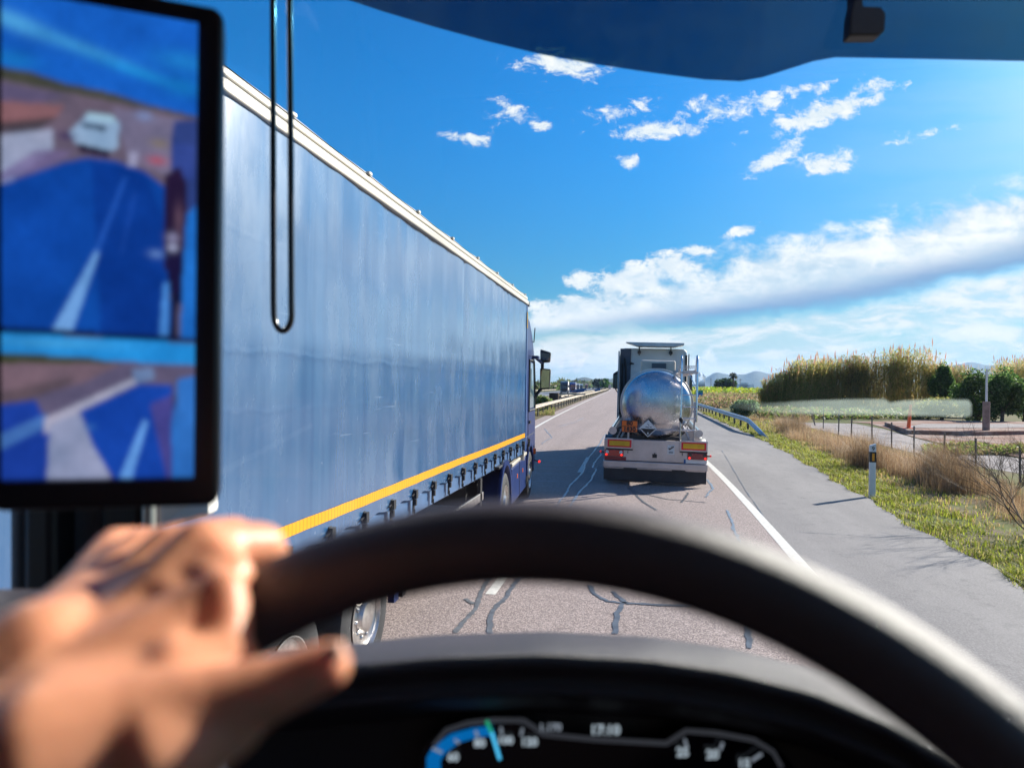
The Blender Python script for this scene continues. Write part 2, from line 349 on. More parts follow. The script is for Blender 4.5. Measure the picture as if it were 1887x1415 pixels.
def shoulder_mat():
    m = mat('shoulder_asphalt', (.2, .2, .2), .85, spec=.3); n_ = m.node_tree; b = NB(n_); p = n_.nodes['Principled BSDF']
    co = b.n('ShaderNodeTexCoord').outputs['Object']
    big = b.noise(b.vm('MULTIPLY', co, (1, .2, 1)), .9, 6, .65); fine = b.noise(co, 45, 6, .8); mid = b.noise(co, 3, 8, .75)
    c1 = b.mix(b.ss(.3, .7, big), (.145, .133, .132), (.215, .198, .192))
    c1 = b.mix(b.m('MULTIPLY', b.ss(.38, .68, fine), .6), c1, (.34, .32, .315))
    c1 = b.mix(b.m('MULTIPLY', b.ss(.52, .7, mid), .55), c1, (.10, .095, .098))
    n_.links.new(c1, p.inputs['Base Color'])
    bn = b.n('ShaderNodeBump'); bn.inputs['Strength'].default_value = .6; bn.inputs['Distance'].default_value = .006
    n_.links.new(fine, bn.inputs['Height']); n_.links.new(bn.outputs[0], p.inputs['Normal'])
    return m
M['shoulder'] = shoulder_mat()
M['marking'] = mat('road_paint', (.60, .57, .52), .7, var=.14, vs=14, bump=.2, bs=80, detail=8)
M['tar'] = mat('sealant_tar', (.085, .092, .105), .45, var=.3, vs=10, spec=.7)
M['tar_shiny'] = mat('sealant_sky_sheen', (.17, .20, .235), .42, var=.25, vs=12, spec=.8)  # sky reflection on the tar is put into this paler bluish colour
M['asphalt_far'] = mat('far_asphalt', (.15, .155, .17), .7, var=.15, vs=.4)
def ground_mat(name, a, b_, c3, sc1, sc2, thr=(.4, .62)):
    m = mat(name, a, .95, spec=.1, bump=.5, bs=9); n_ = m.node_tree; b = NB(n_); p = n_.nodes['Principled BSDF']
    co = b.n('ShaderNodeTexCoord').outputs['Object']
    q = b.mix(b.ss(thr[0], thr[1], b.noise(co, sc1, 6, .65)), a, b_); q = b.mix(b.ss(.5, .68, b.noise(co, sc2, 6, .7)), q, c3)
    n_.links.new(q, p.inputs['Base Color']); return m
M['field'] = ground_mat('field_soil', (.085, .10, .03), (.15, .12, .06), (.07, .085, .025), .05, .4)
M['verge'] = ground_mat('verge_turf', (.11, .13, .03), (.16, .125, .07), (.19, .14, .10), .8, 2.4)
M['path'] = ground_mat('gravel', (.27, .24, .235), (.36, .32, .30), (.20, .165, .15), .9, 6)
M['dirt'] = ground_mat('red_dirt', (.25, .13, .095), (.34, .26, .22), (.19, .10, .075), .35, 1.5)
M['median'] = ground_mat('median_soil', (.16, .10, .075), (.12, .12, .05), (.08, .09, .03), .3, 1.2)

# ------------------------------------------------------------------ setting: ground, roads, paths
cy_ = np.array([-60, 20, 30, 45, 69, 109, 186, 365, 613, 1000, 1700.]); cx_ = np.array([0, 0, -.35, -1.25, -2.3, -3.85, -6.6, -13.1, -24.2, -45, -95.])
def cshift(y): return float(np.interp(y, cy_, cx_))
ys = [-30, -10, 0, 6, 12, 20, 25, 30, 38, 45, 57, 69, 90, 109, 150, 186, 250, 365, 480, 613, 800, 1000, 1350, 1700]
_sm = {}
def cs(y):  # smoothed centre line
    return sum(cshift(y + d * (4 + .08 * abs(y))) for d in (-1, -.5, 0, .5, 1)) / 5
def ribbon(name, x0, x1, z, m, y0=-30, y1=1700, follow=True, step=None):
    yy = sorted(set([y0, y1] + [y for y in list(np.arange(-30, 140, 4)) + ys if y0 < y < y1])); mb = MB()
    f0 = x0 if callable(x0) else (lambda y: x0 + cs(y)); f1 = x1 if callable(x1) else (lambda y: x1 + cs(y))
    mb.grid([[(f0(y), y, z), (f1(y), y, z)] for y in yy]); return tag(mb.build(name, m), kind='structure')
mb = MB(); e = 12000
mb.grid([[(x, y, -.06) for x in (-e, -2000, -300, 0, 300, 2000, e)] for y in (-e, -2000, -200, 0, 400, 2000, e)])
tag(mb.build('ground', M['field']), kind='structure')
def edge_r(y):   # ragged right edge of the tarmac
    pts = np.interp(y, [-30, 9.8, 13.5, 17.8, 24.7, 36, 75, 110, 200], [4.7, 4.74, 4.82, 5.0, 5.32, 5.62, 5.5, 4.6, 2.6])
    return float(pts) if y < 110 else 4.6 + cs(y) - cs(110)
def ragged(y): return edge_r(y) + .04 * math.sin(y * 3.1) + .05 * math.sin(y * 1.17 + 1) + .03 * math.sin(y * 7.7)
mb = MB(); yy = list(np.arange(-30, 60, .35)) + list(np.arange(60, 200, 4)) + [250, 365, 480, 613, 800, 1000, 1350, 1700]
mb.grid([[(cs(y) + 2.13, y, -.004), (ragged(y), y, -.004)] for y in yy]); tag(mb.build('shoulder', M['shoulder']), kind='structure')
ribbon('road', -6.2, 2.15, 0, M['road'])
ribbon('road_marking', 2.10, 2.27, .004, M['marking'])
ribbon('road_marking', -5.42, -5.24, .004, M['marking'])
mb = MB()
for k, y0 in enumerate([-9, 7.8, 19.4]):
    mb.grid([[(cs(y) - 1.80, y, .004), (cs(y) - 1.68, y, .004)] for y in np.linspace(y0, y0 + 4.2, 4)])
tag(mb.build('lane_dashes', M['marking']), kind='structure')
ribbon('verge', lambda y: edge_r(y) - .3, lambda y: edge_r(y) + 6 + .03 * max(0, y), -.03, M['verge'], y1=400)
ribbon('median_strip', -17.5, -6.15, -.02, M['median'])
ribbon('oncoming_road', -28.5, -17, .0, M['asphalt_far'], y0=20)
ribbon('road_marking', -17.7, -17.5, .006, M['marking'], y0=20); ribbon('road_marking', -28.2, -28.0, .006, M['marking'], y0=20)
def flat(name, pts, z, m):
    mb = MB(); mb.add([(p[0], p[1], z) for p in pts], [tuple(range(len(pts)))]); return tag(mb.build(name, m), kind='structure')
Gp = lambda L: [G(*p)[:2] for p in L]
flat('path', Gp([(1480, 778), (1575, 780), (1629, 790), (1684, 806), (1749, 822), (1791, 830), (1887, 845), (2100, 890), (2250, 990), (2000, 900), (1887, 872), (1782, 855), (1718, 841), (1684, 833), (1625, 819), (1560, 803), (1500, 789), (1440, 776)]), -.022, M['path'])
flat('yard', Gp([(1560, 776), (1600, 779), (1640, 790), (1684, 804), (1749, 819), (1791, 827), (1887, 842), (2300, 900), (2500, 800), (1887, 778), (1700, 775)]), -.026, M['dirt'])
# raised red-earth slab of the yard with its low dark front
pp = Gp([(1672, 799), (1800, 802), (1887, 800), (2200, 790), (2150, 779), (1887, 782), (1700, 779), (1630, 783)])
mb = MB(); mb.prism([(p[0], p[1], -.05) for p in pp], (0, 0, .26)); tag(mb.build('yard_slab', M['dirt'], bevel=.05), kind='structure')
mb = MB(); mb.prism([(p[0], p[1], .2) for p in Gp([(1660, 795), (1790, 795), (1887, 794), (2200, 786), (2200, 783), (1887, 787), (1700, 787)])], (0, 0, .03)); tag(mb.build('gravel_patch', M['path']), kind='structure')

# sealed cracks and patches on the carriageway (thin poured strips)
def strip(pts, w, name, m, z=.008, sub=6, jit=.25):
    g = [Vector(G(*p)[:2]).to_3d() for p in pts]; q = []
    for i in range(len(g) - 1):
        for k in range(sub): q.append(g[i].lerp(g[i + 1], k / sub))
    q.append(g[-1]); rows = []
    for i, p in enumerate(q):
        d = (q[min(i + 1, len(q) - 1)] - q[max(0, i - 1)]); d.normalize(); nrm = Vector((-d.y, d.x, 0))
        j = nrm * random.uniform(-1, 1) * w * jit * .8; ww = w * random.uniform(1 - jit, 1 + jit) / 2
        rows.append([(p.x + j.x - nrm.x * ww, p.y + j.y - nrm.y * ww, z), (p.x + j.x + nrm.x * ww, p.y + j.y + nrm.y * ww, z)])
    return rows
def strips(name, L, w, m, z, sub=6, jit=.25):
    mb = MB()
    for pts in L: mb.grid(strip(pts, w, name, m, z, sub, jit))
    tag(mb.build(name, m), kind='structure')
strips('crack_seal', [[(892, 1080), (885, 1100), (872, 1128), (855, 1145), (838, 1166)], [(946, 1080), (930, 1103), (912, 1120), (904, 1140), (902, 1168)], [(858, 1103), (872, 1113)],
    [(1085, 1078), (1097, 1095), (1120, 1108), (1150, 1111), (1200, 1114), (1275, 1117)], [(1130, 1090), (1150, 1110), (1137, 1130), (1133, 1168)], [(1376, 1150), (1382, 1195)],
    [(946, 1080), (975, 1040), (990, 1005), (1015, 960), (1028, 930)], [(892, 1080), (920, 1040), (950, 990)]], .055, M['tar'], .006)
strips('crack_seal', [[(1155, 890), (1160, 900), (1172, 912), (1185, 925), (1210, 940)], [(1165, 905), (1230, 920), (1300, 926)], [(1268, 908), (1262, 918), (1256, 926)]], .05, M['tar'], .006)
strips('sky_sheen_crack_seal', [[(1116, 800), (1103, 821), (1090, 838), (1078, 850), (1076, 866), (1066, 880), (1050, 894), (1044, 908), (1028, 928)],
    [(1109, 836), (1095, 852), (1093, 862), (1100, 865), (1088, 885), (1070, 905), (1058, 920), (1045, 940)], [(1003, 790), (1010, 798), (1018, 806), (1003, 814), (998, 818)],
    [(1298, 880), (1306, 888), (1315, 900), (1306, 908), (1300, 916)], [(1340, 940), (1347, 957), (1352, 975), (1365, 1000), (1376, 1150)], [(1345, 1000), (1352, 1060)], [(1030, 786), (1060, 778), (1075, 770)]], .05, M['tar_shiny'], .0065, jit=.45)
strips('sky_sheen_crack_seal', [[(985, y), (1030, y + 1), (1068 - (y - 829) * .4, y + 2)] for y in (829, 847, 856, 863, 872, 886)], .035, M['tar_shiny'], .0065, jit=.2)
strips('shoulder_joint', [[(1330, 830), (1375, 905), (1410, 955), (1455, 1010), (1500, 1060), (1560, 1130)]], .016, M['tar'], .002, 10, .8)
strips('shoulder_crack', [[(1470, 980), (1560, 985), (1610, 990), (1700, 984)]], .012, M['tar'], .002, 10, .8)

# ------------------------------------------------------------------ air
mb = MB(); mb.b2((-12600, -12600, -1.2), (12600, 12600, 330)); hz = bpy.data.materials.new('haze_air'); hz.use_nodes = True; hz.node_tree.nodes.clear()
_pv = hz.node_tree.nodes.new('ShaderNodeVolumePrincipled'); _pv.inputs['Color'].default_value = (.42, .66, 1, 1); _pv.inputs['Density'].default_value = 7e-5; _pv.inputs['Anisotropy'].default_value = .2
_po = hz.node_tree.nodes.new('ShaderNodeOutputMaterial'); hz.node_tree.links.new(_pv.outputs[0], _po.inputs['Volume'])
tag(mb.build('haze', hz), 'thin blue air haze over the whole plain', 'haze', kind='stuff')

# ------------------------------------------------------------------ hills
def hills(name, prof, dist, depth, m, z0=-.1):
    """prof: (px, py) crest as seen; real ridge standing dist away"""
    mb = MB(); rows = []; pr = []
    xs = [p[0] for p in prof]; yv = [p[1] for p in prof]
    for x in np.arange(xs[0], xs[-1], 6): pr.append((x, np.interp(x, xs, yv) + rng.normal() * .45))
    crest = [W(x, y, dist) for x, y in pr]
    for k, (fz, off) in enumerate([(0, -depth), (.35, -depth * .6), (.75, -depth * .25), (1, 0), (.6, depth * .5), (0, depth)]):
        row = []
        for i, p in enumerate(crest):
            d = Vector((p[0], p[1], 0)).normalized(); jj = 1 if k in (0, 3, 5) else 1 + .35 * math.sin(i * .6 + k * 2) * random.uniform(.4, 1)
            row.append((p[0] + d.x * off, p[1] + d.y * off, z0 + (p[2] - z0) * fz * (jj if fz < 1 else 1)))
        rows.append(row)
    mb.grid(rows); return tag(mb.build(name, m, smooth=60), kind='structure')
M['hill'] = ground_mat('hill_scrub', (.055, .075, .06), (.09, .10, .08), (.04, .06, .045), .002, .009)
hills('hills', [(1285, 704), (1300, 697), (1318, 686), (1330, 688), (1345, 691), (1370, 690), (1395, 684), (1420, 690), (1460, 688), (1500, 694), (1560, 690), (1640, 692), (1700, 688), (1727, 671), (1750, 674), (1765, 673), (1785, 667), (1800, 669), (1812, 672), (1830, 673), (1860, 671), (1875, 668), (1900, 666), (2000, 676), (2100, 690)], 7000, 1200, M['hill'])
hills('hills', [(1690, 700), (1740, 686), (1790, 681), (1850, 676), (1887, 674), (1990, 680), (2100, 700)], 4500, 700, M['hill'])
hills('hills', [(940, 712), (985, 707), (1030, 705), (1062, 699), (1075, 695), (1090, 698), (1105, 702), (1118, 699), (1140, 696), (1170, 698), (1200, 700), (1250, 705)], 3600, 500, M['hill'])

# ------------------------------------------------------------------ vegetation builders
def jitter_tint(base, n, a=.25, alt=None, pa=.3):
    b = np.array(base)[None] * np.ones((n, 1)); t_ = b * (1 + rng.uniform(-a, a, (n, 1)))
    if alt is not None:
        k = rng.random(n) < pa; t_[k] = np.array(alt) * (1 + rng.uniform(-a, a, (k.sum(), 1)))
    return t_
def leaf_quads(P, size, stretch=1.6):
    n = len(P); a = rng.normal(size=(n, 3)); a /= np.linalg.norm(a, axis=1)[:, None]; b = rng.normal(size=(n, 3)); b -= a * (a * b).sum(1)[:, None]; b /= np.linalg.norm(b, axis=1)[:, None]
    s_ = size * rng.uniform(.6, 1.4, (n, 1)); a = a * s_ * stretch / 2; b = b * s_ / 2
    V = np.stack([P - a, P + b * .9, P + a, P - b * .9], 1).reshape(-1, 3); F = np.arange(4 * n).reshape(-1, 4); return V, F
def crown_pts(c, r, n, lumps=14, seed=0):
    g = np.random.default_rng(seed); c = np.array(c); r = np.array(r); out = []; w = []
    for i in range(lumps):
        d = g.normal(size=3); d /= np.linalg.norm(d); d[2] = d[2] * .9; cc = c + d * r * g.uniform(.35, .72); rr = r * g.uniform(.28, .5)
        m_ = n // lumps; q = g.normal(size=(m_, 3)); q /= np.linalg.norm(q, axis=1)[:, None]; q *= (g.random((m_, 1)) ** .45)
        out.append(cc + q * rr); w.append(np.full(m_, g.uniform(.7, 1.25)))
    return np.concatenate(out), np.concatenate(w)
def tree(name, loc, h, r, label, cat, tint, alt=None, leaf=.12, n=5000, group=None, lumps=14, seed=1, trunk_h=.3, squash=1.0):
    t_ = empty(name, loc, label, cat, group); x, y, z = loc
    mb = MB(); mb.tube([(x, y, z - .1), (x + .05 * r, y, z + h * .25), (x, y + .04 * r, z + h * .55)], [.07 * r + .03, .05 * r + .03, .02 * r + .01], 7)
    for k in range(6):
        a = k * 1.05 + seed; zz = z + h * (.2 + .05 * k)
        mb.tube([(x, y, zz), (x + math.cos(a) * r * .35, y + math.sin(a) * r * .35, zz + h * .15), (x + math.cos(a) * r * .65, y + math.sin(a) * r * .65, zz + h * .3)], [.03 * r + .01, .02 * r + .01, .006], 5)
    mb.build('trunk', M['bark'], t_, smooth=60)
    rz = h * (1 - trunk_h) / 2; P, w = crown_pts((x, y, z + h - rz), (r, r, rz * 1.15), n, lumps, seed)
    P = P[P[:, 2] > z + .02]; w = w[:len(P)]
    V, F = leaf_quads(P, leaf); mesh_np('crown', V, F, M['leaf'], t_, jitter_tint(tint, len(P), .35, alt, .25) * w[:, None]); return t_
def blades(P, h, w, lean=.35, bend=.3):
    """three-vertex blades with a bent tip"""
    n = len(P); h = np.broadcast_to(h, n).astype(float) * rng.uniform(.6, 1.3, n); a = rng.uniform(0, 2 * PI, n)
    d = np.stack([np.cos(a), np.sin(a), np.zeros(n)], 1); s_ = np.stack([-np.sin(a), np.cos(a), np.zeros(n)], 1); ll = np.abs(rng.normal(0, lean, n))[:, None]
    up = np.array([0, 0, 1.0]); mid = P + (d * ll * .4 + up) * h[:, None] * .55; tip = P + (d * (ll + bend * rng.random((n, 1))) + up * .95) * h[:, None]
    ww = (np.broadcast_to(w, n) / 2)[:, None]
    V = np.stack([P - s_ * ww, P + s_ * ww, mid + s_ * ww * .7, mid - s_ * ww * .7, tip + s_ * ww * .1, tip - s_ * ww * .1], 1).reshape(-1, 3)
    F = (np.arange(n)[:, None, None] * 6 + np.array([[0, 1, 2, 3], [3, 2, 4, 5]])).reshape(-1, 4); return V, F

# grass on the verge: short green blades near the tarmac, drier further out
N = 90000; yv = 7 + 60 * rng.random(N) ** 1.6; off = np.abs(rng.normal(0, 1, N)) * 1.0 * (1 + yv * .012); off = np.where(rng.random(N) < .3, rng.random(N) * 4.5, off)
xe = np.array([edge_r(v) for v in yv]); xs_ = xe + off - .04 + .06 * np.sin(yv * 3.1) + .07 * np.sin(yv * 1.17 + 1)
clump = .5 + .5 * np.sin(xs_ * 3.3 + np.sin(yv * 2.1) * 2) * np.sin(yv * 1.7 + np.cos(xs_ * 2.2) * 2); keep = rng.random(N) < (.08 + .92 * clump ** 1.3) * np.where(off < 1.4, 1, .55)
xs_, yv, off, clump = xs_[keep], yv[keep], off[keep], clump[keep]; P = np.stack([xs_, yv, np.full(len(xs_), -.03)], 1)
V, F = blades(P, .05 + .06 * clump + .0015 * yv, .009 + .0006 * yv, .7, .5)
tt = jitter_tint((.29, .33, .04), len(P), .4, (.40, .34, .12), .35); dry_ = (off > 1.3) & (rng.random(len(P)) < .5); tt[dry_] = np.array([.45, .32, .15]) * rng.uniform(.6, 1.3, (dry_.sum(), 1))
tag(mesh_np('verge_grass', V, F, M['leaf'], None, np.repeat(tt, 2, 0)), 'short yellow-green grass along the edge of the hard shoulder', 'grass', kind='stuff')
# long dry grass between verge and track: one mass of tussocks
tu = []
for (x0, y0, x1, y1, n_) in [(1385, 765, 1500, 790, 26), (1430, 790, 1560, 820, 24), (1490, 810, 1640, 850, 40), (1560, 830, 1720, 880, 42), (1690, 860, 1780, 905, 22), (1780, 880, 1900, 960, 10), (1640, 850, 1760, 890, 14)]:
    for k in range(int(n_ * .75)):
        f = random.random(); p = G(x0 + (x1 - x0) * f + random.uniform(-14, 14), y0 + (y1 - y0) * f + random.uniform(-13, 13)); tu.append((p[0], p[1], random.uniform(.35, .75)))
for p in [G(1745, 890), G(1738, 884), G(1752, 893), G(1725, 886), G(1590, 860), G(1605, 862), G(1470, 800), G(1450, 797), G(1760, 905)]: tu.append((p[0], p[1], 1.2))
Ps = []; hs_ = []; tt = []
for (x, y, h) in tu:
    n_ = int(330 if h < 1 else 700); Ps.append(np.stack([x + rng.normal(0, .22 + .05 * h, n_), y + rng.normal(0, .24, n_), np.full(n_, -.05)], 1)); hs_.append(np.full(n_, h)); tt.append(jitter_tint((.46, .29, .16), n_, .45, (.66, .48, .28), .3) * (random.uniform(.75, 1.15) if h < 1 else .55))
P = np.concatenate(Ps); V, F = blades(P, np.concatenate(hs_) * rng.uniform(.4, 1.1, len(P)), .0065, .42, .3)
tag(mesh_np('dry_grass', V, F, M['dry'], None, np.repeat(np.concatenate(tt), 2, 0)), 'tall brown dry grass between the verge and the wire fence', 'grass', kind='stuff')
# low weeds and brambles beyond
def weeds(name, rect, n, h, tint, alt, label, cat='weeds', leaf=.1, lay='leaf'):
    xs = rng.uniform(rect[0], rect[1], n); ys2 = rng.uniform(rect[2], rect[3], n); P = np.array([G(a, b) for a, b in zip(xs, ys2)]); cl = .35 + .65 * np.abs(np.sin(P[:, 0] * .9 + np.sin(P[:, 1] * .23) * 2))
    P[:, 2] = rng.random(n) * h * cl
    V, F = leaf_quads(P, leaf, 2.2); return tag(mesh_np(name, V, F, M[lay], None, jitter_tint(tint, n, .35, alt, .4)), label, cat, kind='stuff')
weeds('scrub', (1286, 1420, 731, 752), 14000, 1.5, (.38, .25, .15), (.20, .24, .07), 'brown scrub of dead stalks behind the right hand crash barrier', leaf=.16)
weeds('brambles', (1395, 1720, 748, 772), 15000, .8, (.16, .22, .05), (.24, .19, .09), 'low green and brown brambles at the foot of the cane thicket', leaf=.17)
weeds('orchard', (1240, 1420, 717.5, 727), 16000, 2.8, (.26, .38, .03), (.45, .42, .05), 'wide yellow-green orchard rows in the distance right of the tanker', 'orchard', leaf=.55)
weeds('weeds', (1700, 1887, 824, 838), 3000, .3, (.24, .30, .07), (.34, .25, .13), 'patchy green weeds on the red earth beside the gravel track', leaf=.08)
weeds('far_hedges', (900, 1030, 716.2, 718.5), 2600, 4, (.09, .14, .04), (.18, .17, .06), 'dark line of distant hedges and trees beyond the oncoming road', 'hedge', leaf=2.2)
weeds('far_hedges', (1030, 1135, 713.6, 714.4), 2500, 9, (.07, .11, .035), (.12, .12, .05), 'faint line of trees where the motorway meets the hills', 'hedge', leaf=5)
weeds('median_scrub', (985, 1022, 752, 766), 3500, .35, (.22, .25, .06), (.36, .26, .14), 'sparse green weeds under the left hand crash barrier', leaf=.07)

# giant cane thicket: stalks with drooping leaves and purple-brown plumes
def cane(rect_pts, n, hfun, label, name='cane_thicket', tint=(.55, .46, .14), alt=(.66, .48, .2)):
    q = rng.random(n); r2 = rng.random(n); xs = rect_pts[0] + (rect_pts[1] - rect_pts[0]) * q; d = rect_pts[2] + (rect_pts[3] - rect_pts[2]) * r2
    base = np.array([atY(a, 740, b) for a, b in zip(xs, d)]); base[:, 2] = 0
    base[:, 1] += 2.2 * np.sin(base[:, 0] * .35)
    h = np.array([hfun(a) for a in xs]) * rng.uniform(.72, 1.07, n) * (d / np.mean(rect_pts[2:4])) ** .3
    lean = rng.normal(0, .11, (n, 2)); cl_ = np.sin(base[:, 0] * 1.7) * .2 + np.sin(base[:, 0] * .63 + 2) * .7; h = h * (1 + .06 * cl_) * (1 + .12 * (np.random.default_rng(4).random(97)[np.floor(base[:, 0] / 1.6).astype(int) % 97] - .5)); lean[:, 0] += .05 * np.cos(base[:, 0] * 1.7); tip = base + np.stack([lean[:, 0] * h, lean[:, 1] * h, h], 1); w = .022
    s_ = np.array([1, 0, 0]) * w; V = [np.stack([base - s_, base + s_, tip + s_ * .4, tip - s_ * .4], 1).reshape(-1, 3)]; T = [jitter_tint(tint, n, .3, alt, .5)]
    patch = 1.0 + .3 * np.sin(base[:, 0] * .55 + 1) * np.sin(base[:, 0] * .21) + .06 * np.sin(base[:, 0] * 1.9)
    grn = np.clip((xs - rect_pts[0]) / (rect_pts[1] - rect_pts[0]), 0, 1)
    for k in range(15):
        f = np.clip(rng.beta(1.5, .9, n), .03, 1)[:, None]; p0 = base + (tip - base) * f; a = rng.uniform(0, 2 * PI, n); L = rng.uniform(.45, 1.0, n)[:, None]
        dv = np.stack([np.cos(a), np.sin(a), rng.uniform(.2, 1.4, n)], 1); dv /= np.linalg.norm(dv, axis=1)[:, None]; p1 = p0 + dv * L * .6; p2 = p1 + (dv * np.array([1, 1, .1]) + np.array([0, 0, -.25])) * L * .5
        sd = np.stack([-np.sin(a), np.cos(a), np.zeros(n)], 1) * .045
        V.append(np.stack([p0, p1 + sd, p2, p1 - sd], 1).reshape(-1, 3)); cid = np.floor(base[:, 0] / 1.1 + np.sin(base[:, 1] * .8) * .8).astype(int) % 97; cr_ = np.random.default_rng(3).random(97)[cid]
        tk = jitter_tint((.38, .41, .10), n, .35, (.60, .44, .17), .38) * (.78 + .42 * cr_)[:, None]
        T.append(tk * patch[:, None])
    pl = rng.random(n) < .13; b0 = tip[pl]; m_ = len(b0); top_ = b0 + np.stack([rng.normal(0, .06, m_), rng.normal(0, .06, m_), rng.uniform(.5, 1.1, m_)], 1); sd = np.array([.06, 0, 0])
    V.append(np.stack([b0 - sd * .3, (b0 + top_) / 2 - sd, top_, (b0 + top_) / 2 + sd], 1).reshape(-1, 3)); T.append(jitter_tint((.42, .22, .17), m_, .3, (.5, .3, .2), .4))
    V = np.concatenate(V); F = np.arange(len(V)).reshape(-1, 4); return tag(mesh_np(name, V, F, M['cane'], None, np.concatenate(T)), label, 'cane thicket', kind='stuff')
def hf(px): return float(np.interp(px, [1395, 1410, 1440, 1480, 1540, 1600, 1650, 1690, 1710, 1725], [1.9, 3.6, 5.3, 6.0, 6.1, 6.8, 7.0, 7.0, 6.0, 4.4])) * .86
cane((1398, 1716, 79, 81.6), 1900, hf, 'tall golden brown giant cane thicket with feathery plumes beyond the track')
cane((1725, 1790, 95, 103), 700, lambda p: 5.2, 'small pale cane clump between the round dark trees', tint=(.5, .38, .17))
cane((1835, 1990, 95, 105), 1500, lambda p: 6.1, 'pale yellow cane rising behind the trees at the right edge')
gg = 'trees and bushes beyond the gravel track'
def gt(px, py, y): p = atY(px, py, y); return (p[0], p[1], -.03)
tree('tree', gt(1737, 740, 76), 5.5, 1.35, 'small round dark green tree touching the right end of the cane thicket', 'tree', (.07, .14, .03), (.16, .24, .06), .17, 5000, gg, seed=3, trunk_h=.1)
tree('tree', gt(1803, 752, 62), 4.3, 2.0, 'broad glossy dark green tree left of the white lamp pole', 'tree', (.07, .14, .03), (.24, .34, .09), .14, 7500, gg, seed=4, trunk_h=.02, lumps=18)
tree('tree', gt(1846, 754, 60), 4.2, 1.7, 'glossy dark green tree directly behind the white lamp pole', 'tree', (.065, .14, .03), (.24, .34, .11), .14, 7000, gg, seed=5, trunk_h=.02, lumps=16)
tree('tree', gt(1887, 755, 62), 3.6, 1.7, 'dark green tree cut off by the right edge of the picture', 'tree', (.06, .12, .03), (.18, .26, .06), .14, 6000, gg, seed=6, trunk_h=.05)
tree('bush', gt(1778, 758, 72), 1.9, 2.8, 'low olive bush in front of the small cane clump', 'bush', (.20, .24, .06), (.36, .30, .12), .15, 5000, gg, seed=7, trunk_h=0)
tree('bush', gt(1735, 764, 66), 2.3, 2.2, 'olive yellow bush at the foot of the small round tree', 'bush', (.26, .28, .06), (.42, .36, .12), .15, 3500, gg, seed=17, trunk_h=0)
tree('bush', gt(1373, 748, 62), 1.5, 1.3, 'grey green bush left of the cane thicket behind the crash barrier', 'bush', (.16, .24, .12), (.34, .42, .26), .13, 3500, gg, seed=8, trunk_h=0)
tree('tree', gt(1337, 716, 330), 8, 5.2, 'round far tree standing left of the palm', 'tree', (.05, .09, .03), None, .9, 1400, None, seed=9, trunk_h=.05)
tree('tree', gt(1322, 716, 360), 5, 3, 'smallest far tree near the white factory', 'tree', (.045, .08, .03), None, .8, 700, None, seed=10, trunk_h=.05)
tree('bush', gt(1000, 742, 72), 1.6, 1.4, 'leafy oleander bush in the median beside the blue truck cab', 'bush', (.2, .27, .09), (.36, .36, .15), .2, 1800, None, seed=11, trunk_h=0)
tree('tree', gt(1103, 712, 640), 11, 7.5, 'far dark tree above the queue of traffic', 'tree', (.03, .05, .025), None, 1.6, 600, None, seed=12, trunk_h=.1)
tree('tree', gt(1115, 712, 560), 9, 4.5, 'far bright green tree beside the receding trailer', 'tree', (.06, .16, .02), None, 1.2, 500, None, seed=13, trunk_h=.1)
# palm
pb = gt(1351, 720, 300); t_ = empty('palm_tree', pb, 'single dark palm standing up against the blue hills', 'palm')
mb = MB(); mb.tube([(pb[0], pb[1], 0), (pb[0] + .2, pb[1], 4), (pb[0], pb[1], 7.6)], [.35, .28, .3], 7); mb.build('trunk', M['bark'], t_)
V = []; 
for k in range(44):
    a = k * 2.4; el = math.radians(-50 + 125 * ((k * 7) % 44) / 44); d = np.array([math.cos(a) * math.cos(el), math.sin(a) * math.cos(el), math.sin(el)]); p0 = np.array([pb[0], pb[1], 7.6]); p1 = p0 + d * 1.3; p2 = p1 + d * .9 + np.array([0, 0, -.5]); s_ = np.array([-math.sin(a), math.cos(a), .3]) * .28
    V += [p0, p1 + s_, p2, p1 - s_]
mesh_np('crown', V, np.arange(len(V)).reshape(-1, 4), M['leaf'], t_, jitter_tint((.05, .06, .03), len(V) // 4))
# bare shrub at the right edge
def shrub(loc, h, seed, label, spread=1.0):
    r_ = random.Random(seed); mb = MB()
    def br(p, d, L, r, lev):
        q = p + d * L; m_ = p + d * L * .5 + Vector((r_.uniform(-.06, .06), r_.uniform(-.06, .06), 0)) * L
        mb.tube([p, m_, q], [r, r * .85, r * .65], 4 if lev > 1 else 6, cap=False)
        if lev >= 5 or r < .0014: return
        for k in range(r_.choice((2, 3, 3))):
            nd = (d + Vector((r_.uniform(-1, 1), r_.uniform(-1, 1), r_.uniform(-.35, .7))) * .62 * spread).normalized(); br(q if k else m_, nd, L * r_.uniform(.6, .85), r * .62, lev + 1)
    for k in range(6):
        a = k * 1.07 + r_.random(); br(Vector(loc), Vector((math.cos(a) * .75, math.sin(a) * .75, r_.uniform(.6, 1.2))).normalized(), h * .34, .013, 0)
    return tag(mb.build('bare_shrub', M['bark'], None, smooth=90), label, 'shrub')
shrub(tuple(G(1905, 985)[:2]) + (-.05,), 2.3, 5, 'leafless dark twiggy shrub filling the right edge beside the verge')
shrub(tuple(G(1868, 905)[:2]) + (-.05,), 1.5, 9, 'smaller leafless shrub standing just behind the large bare one')

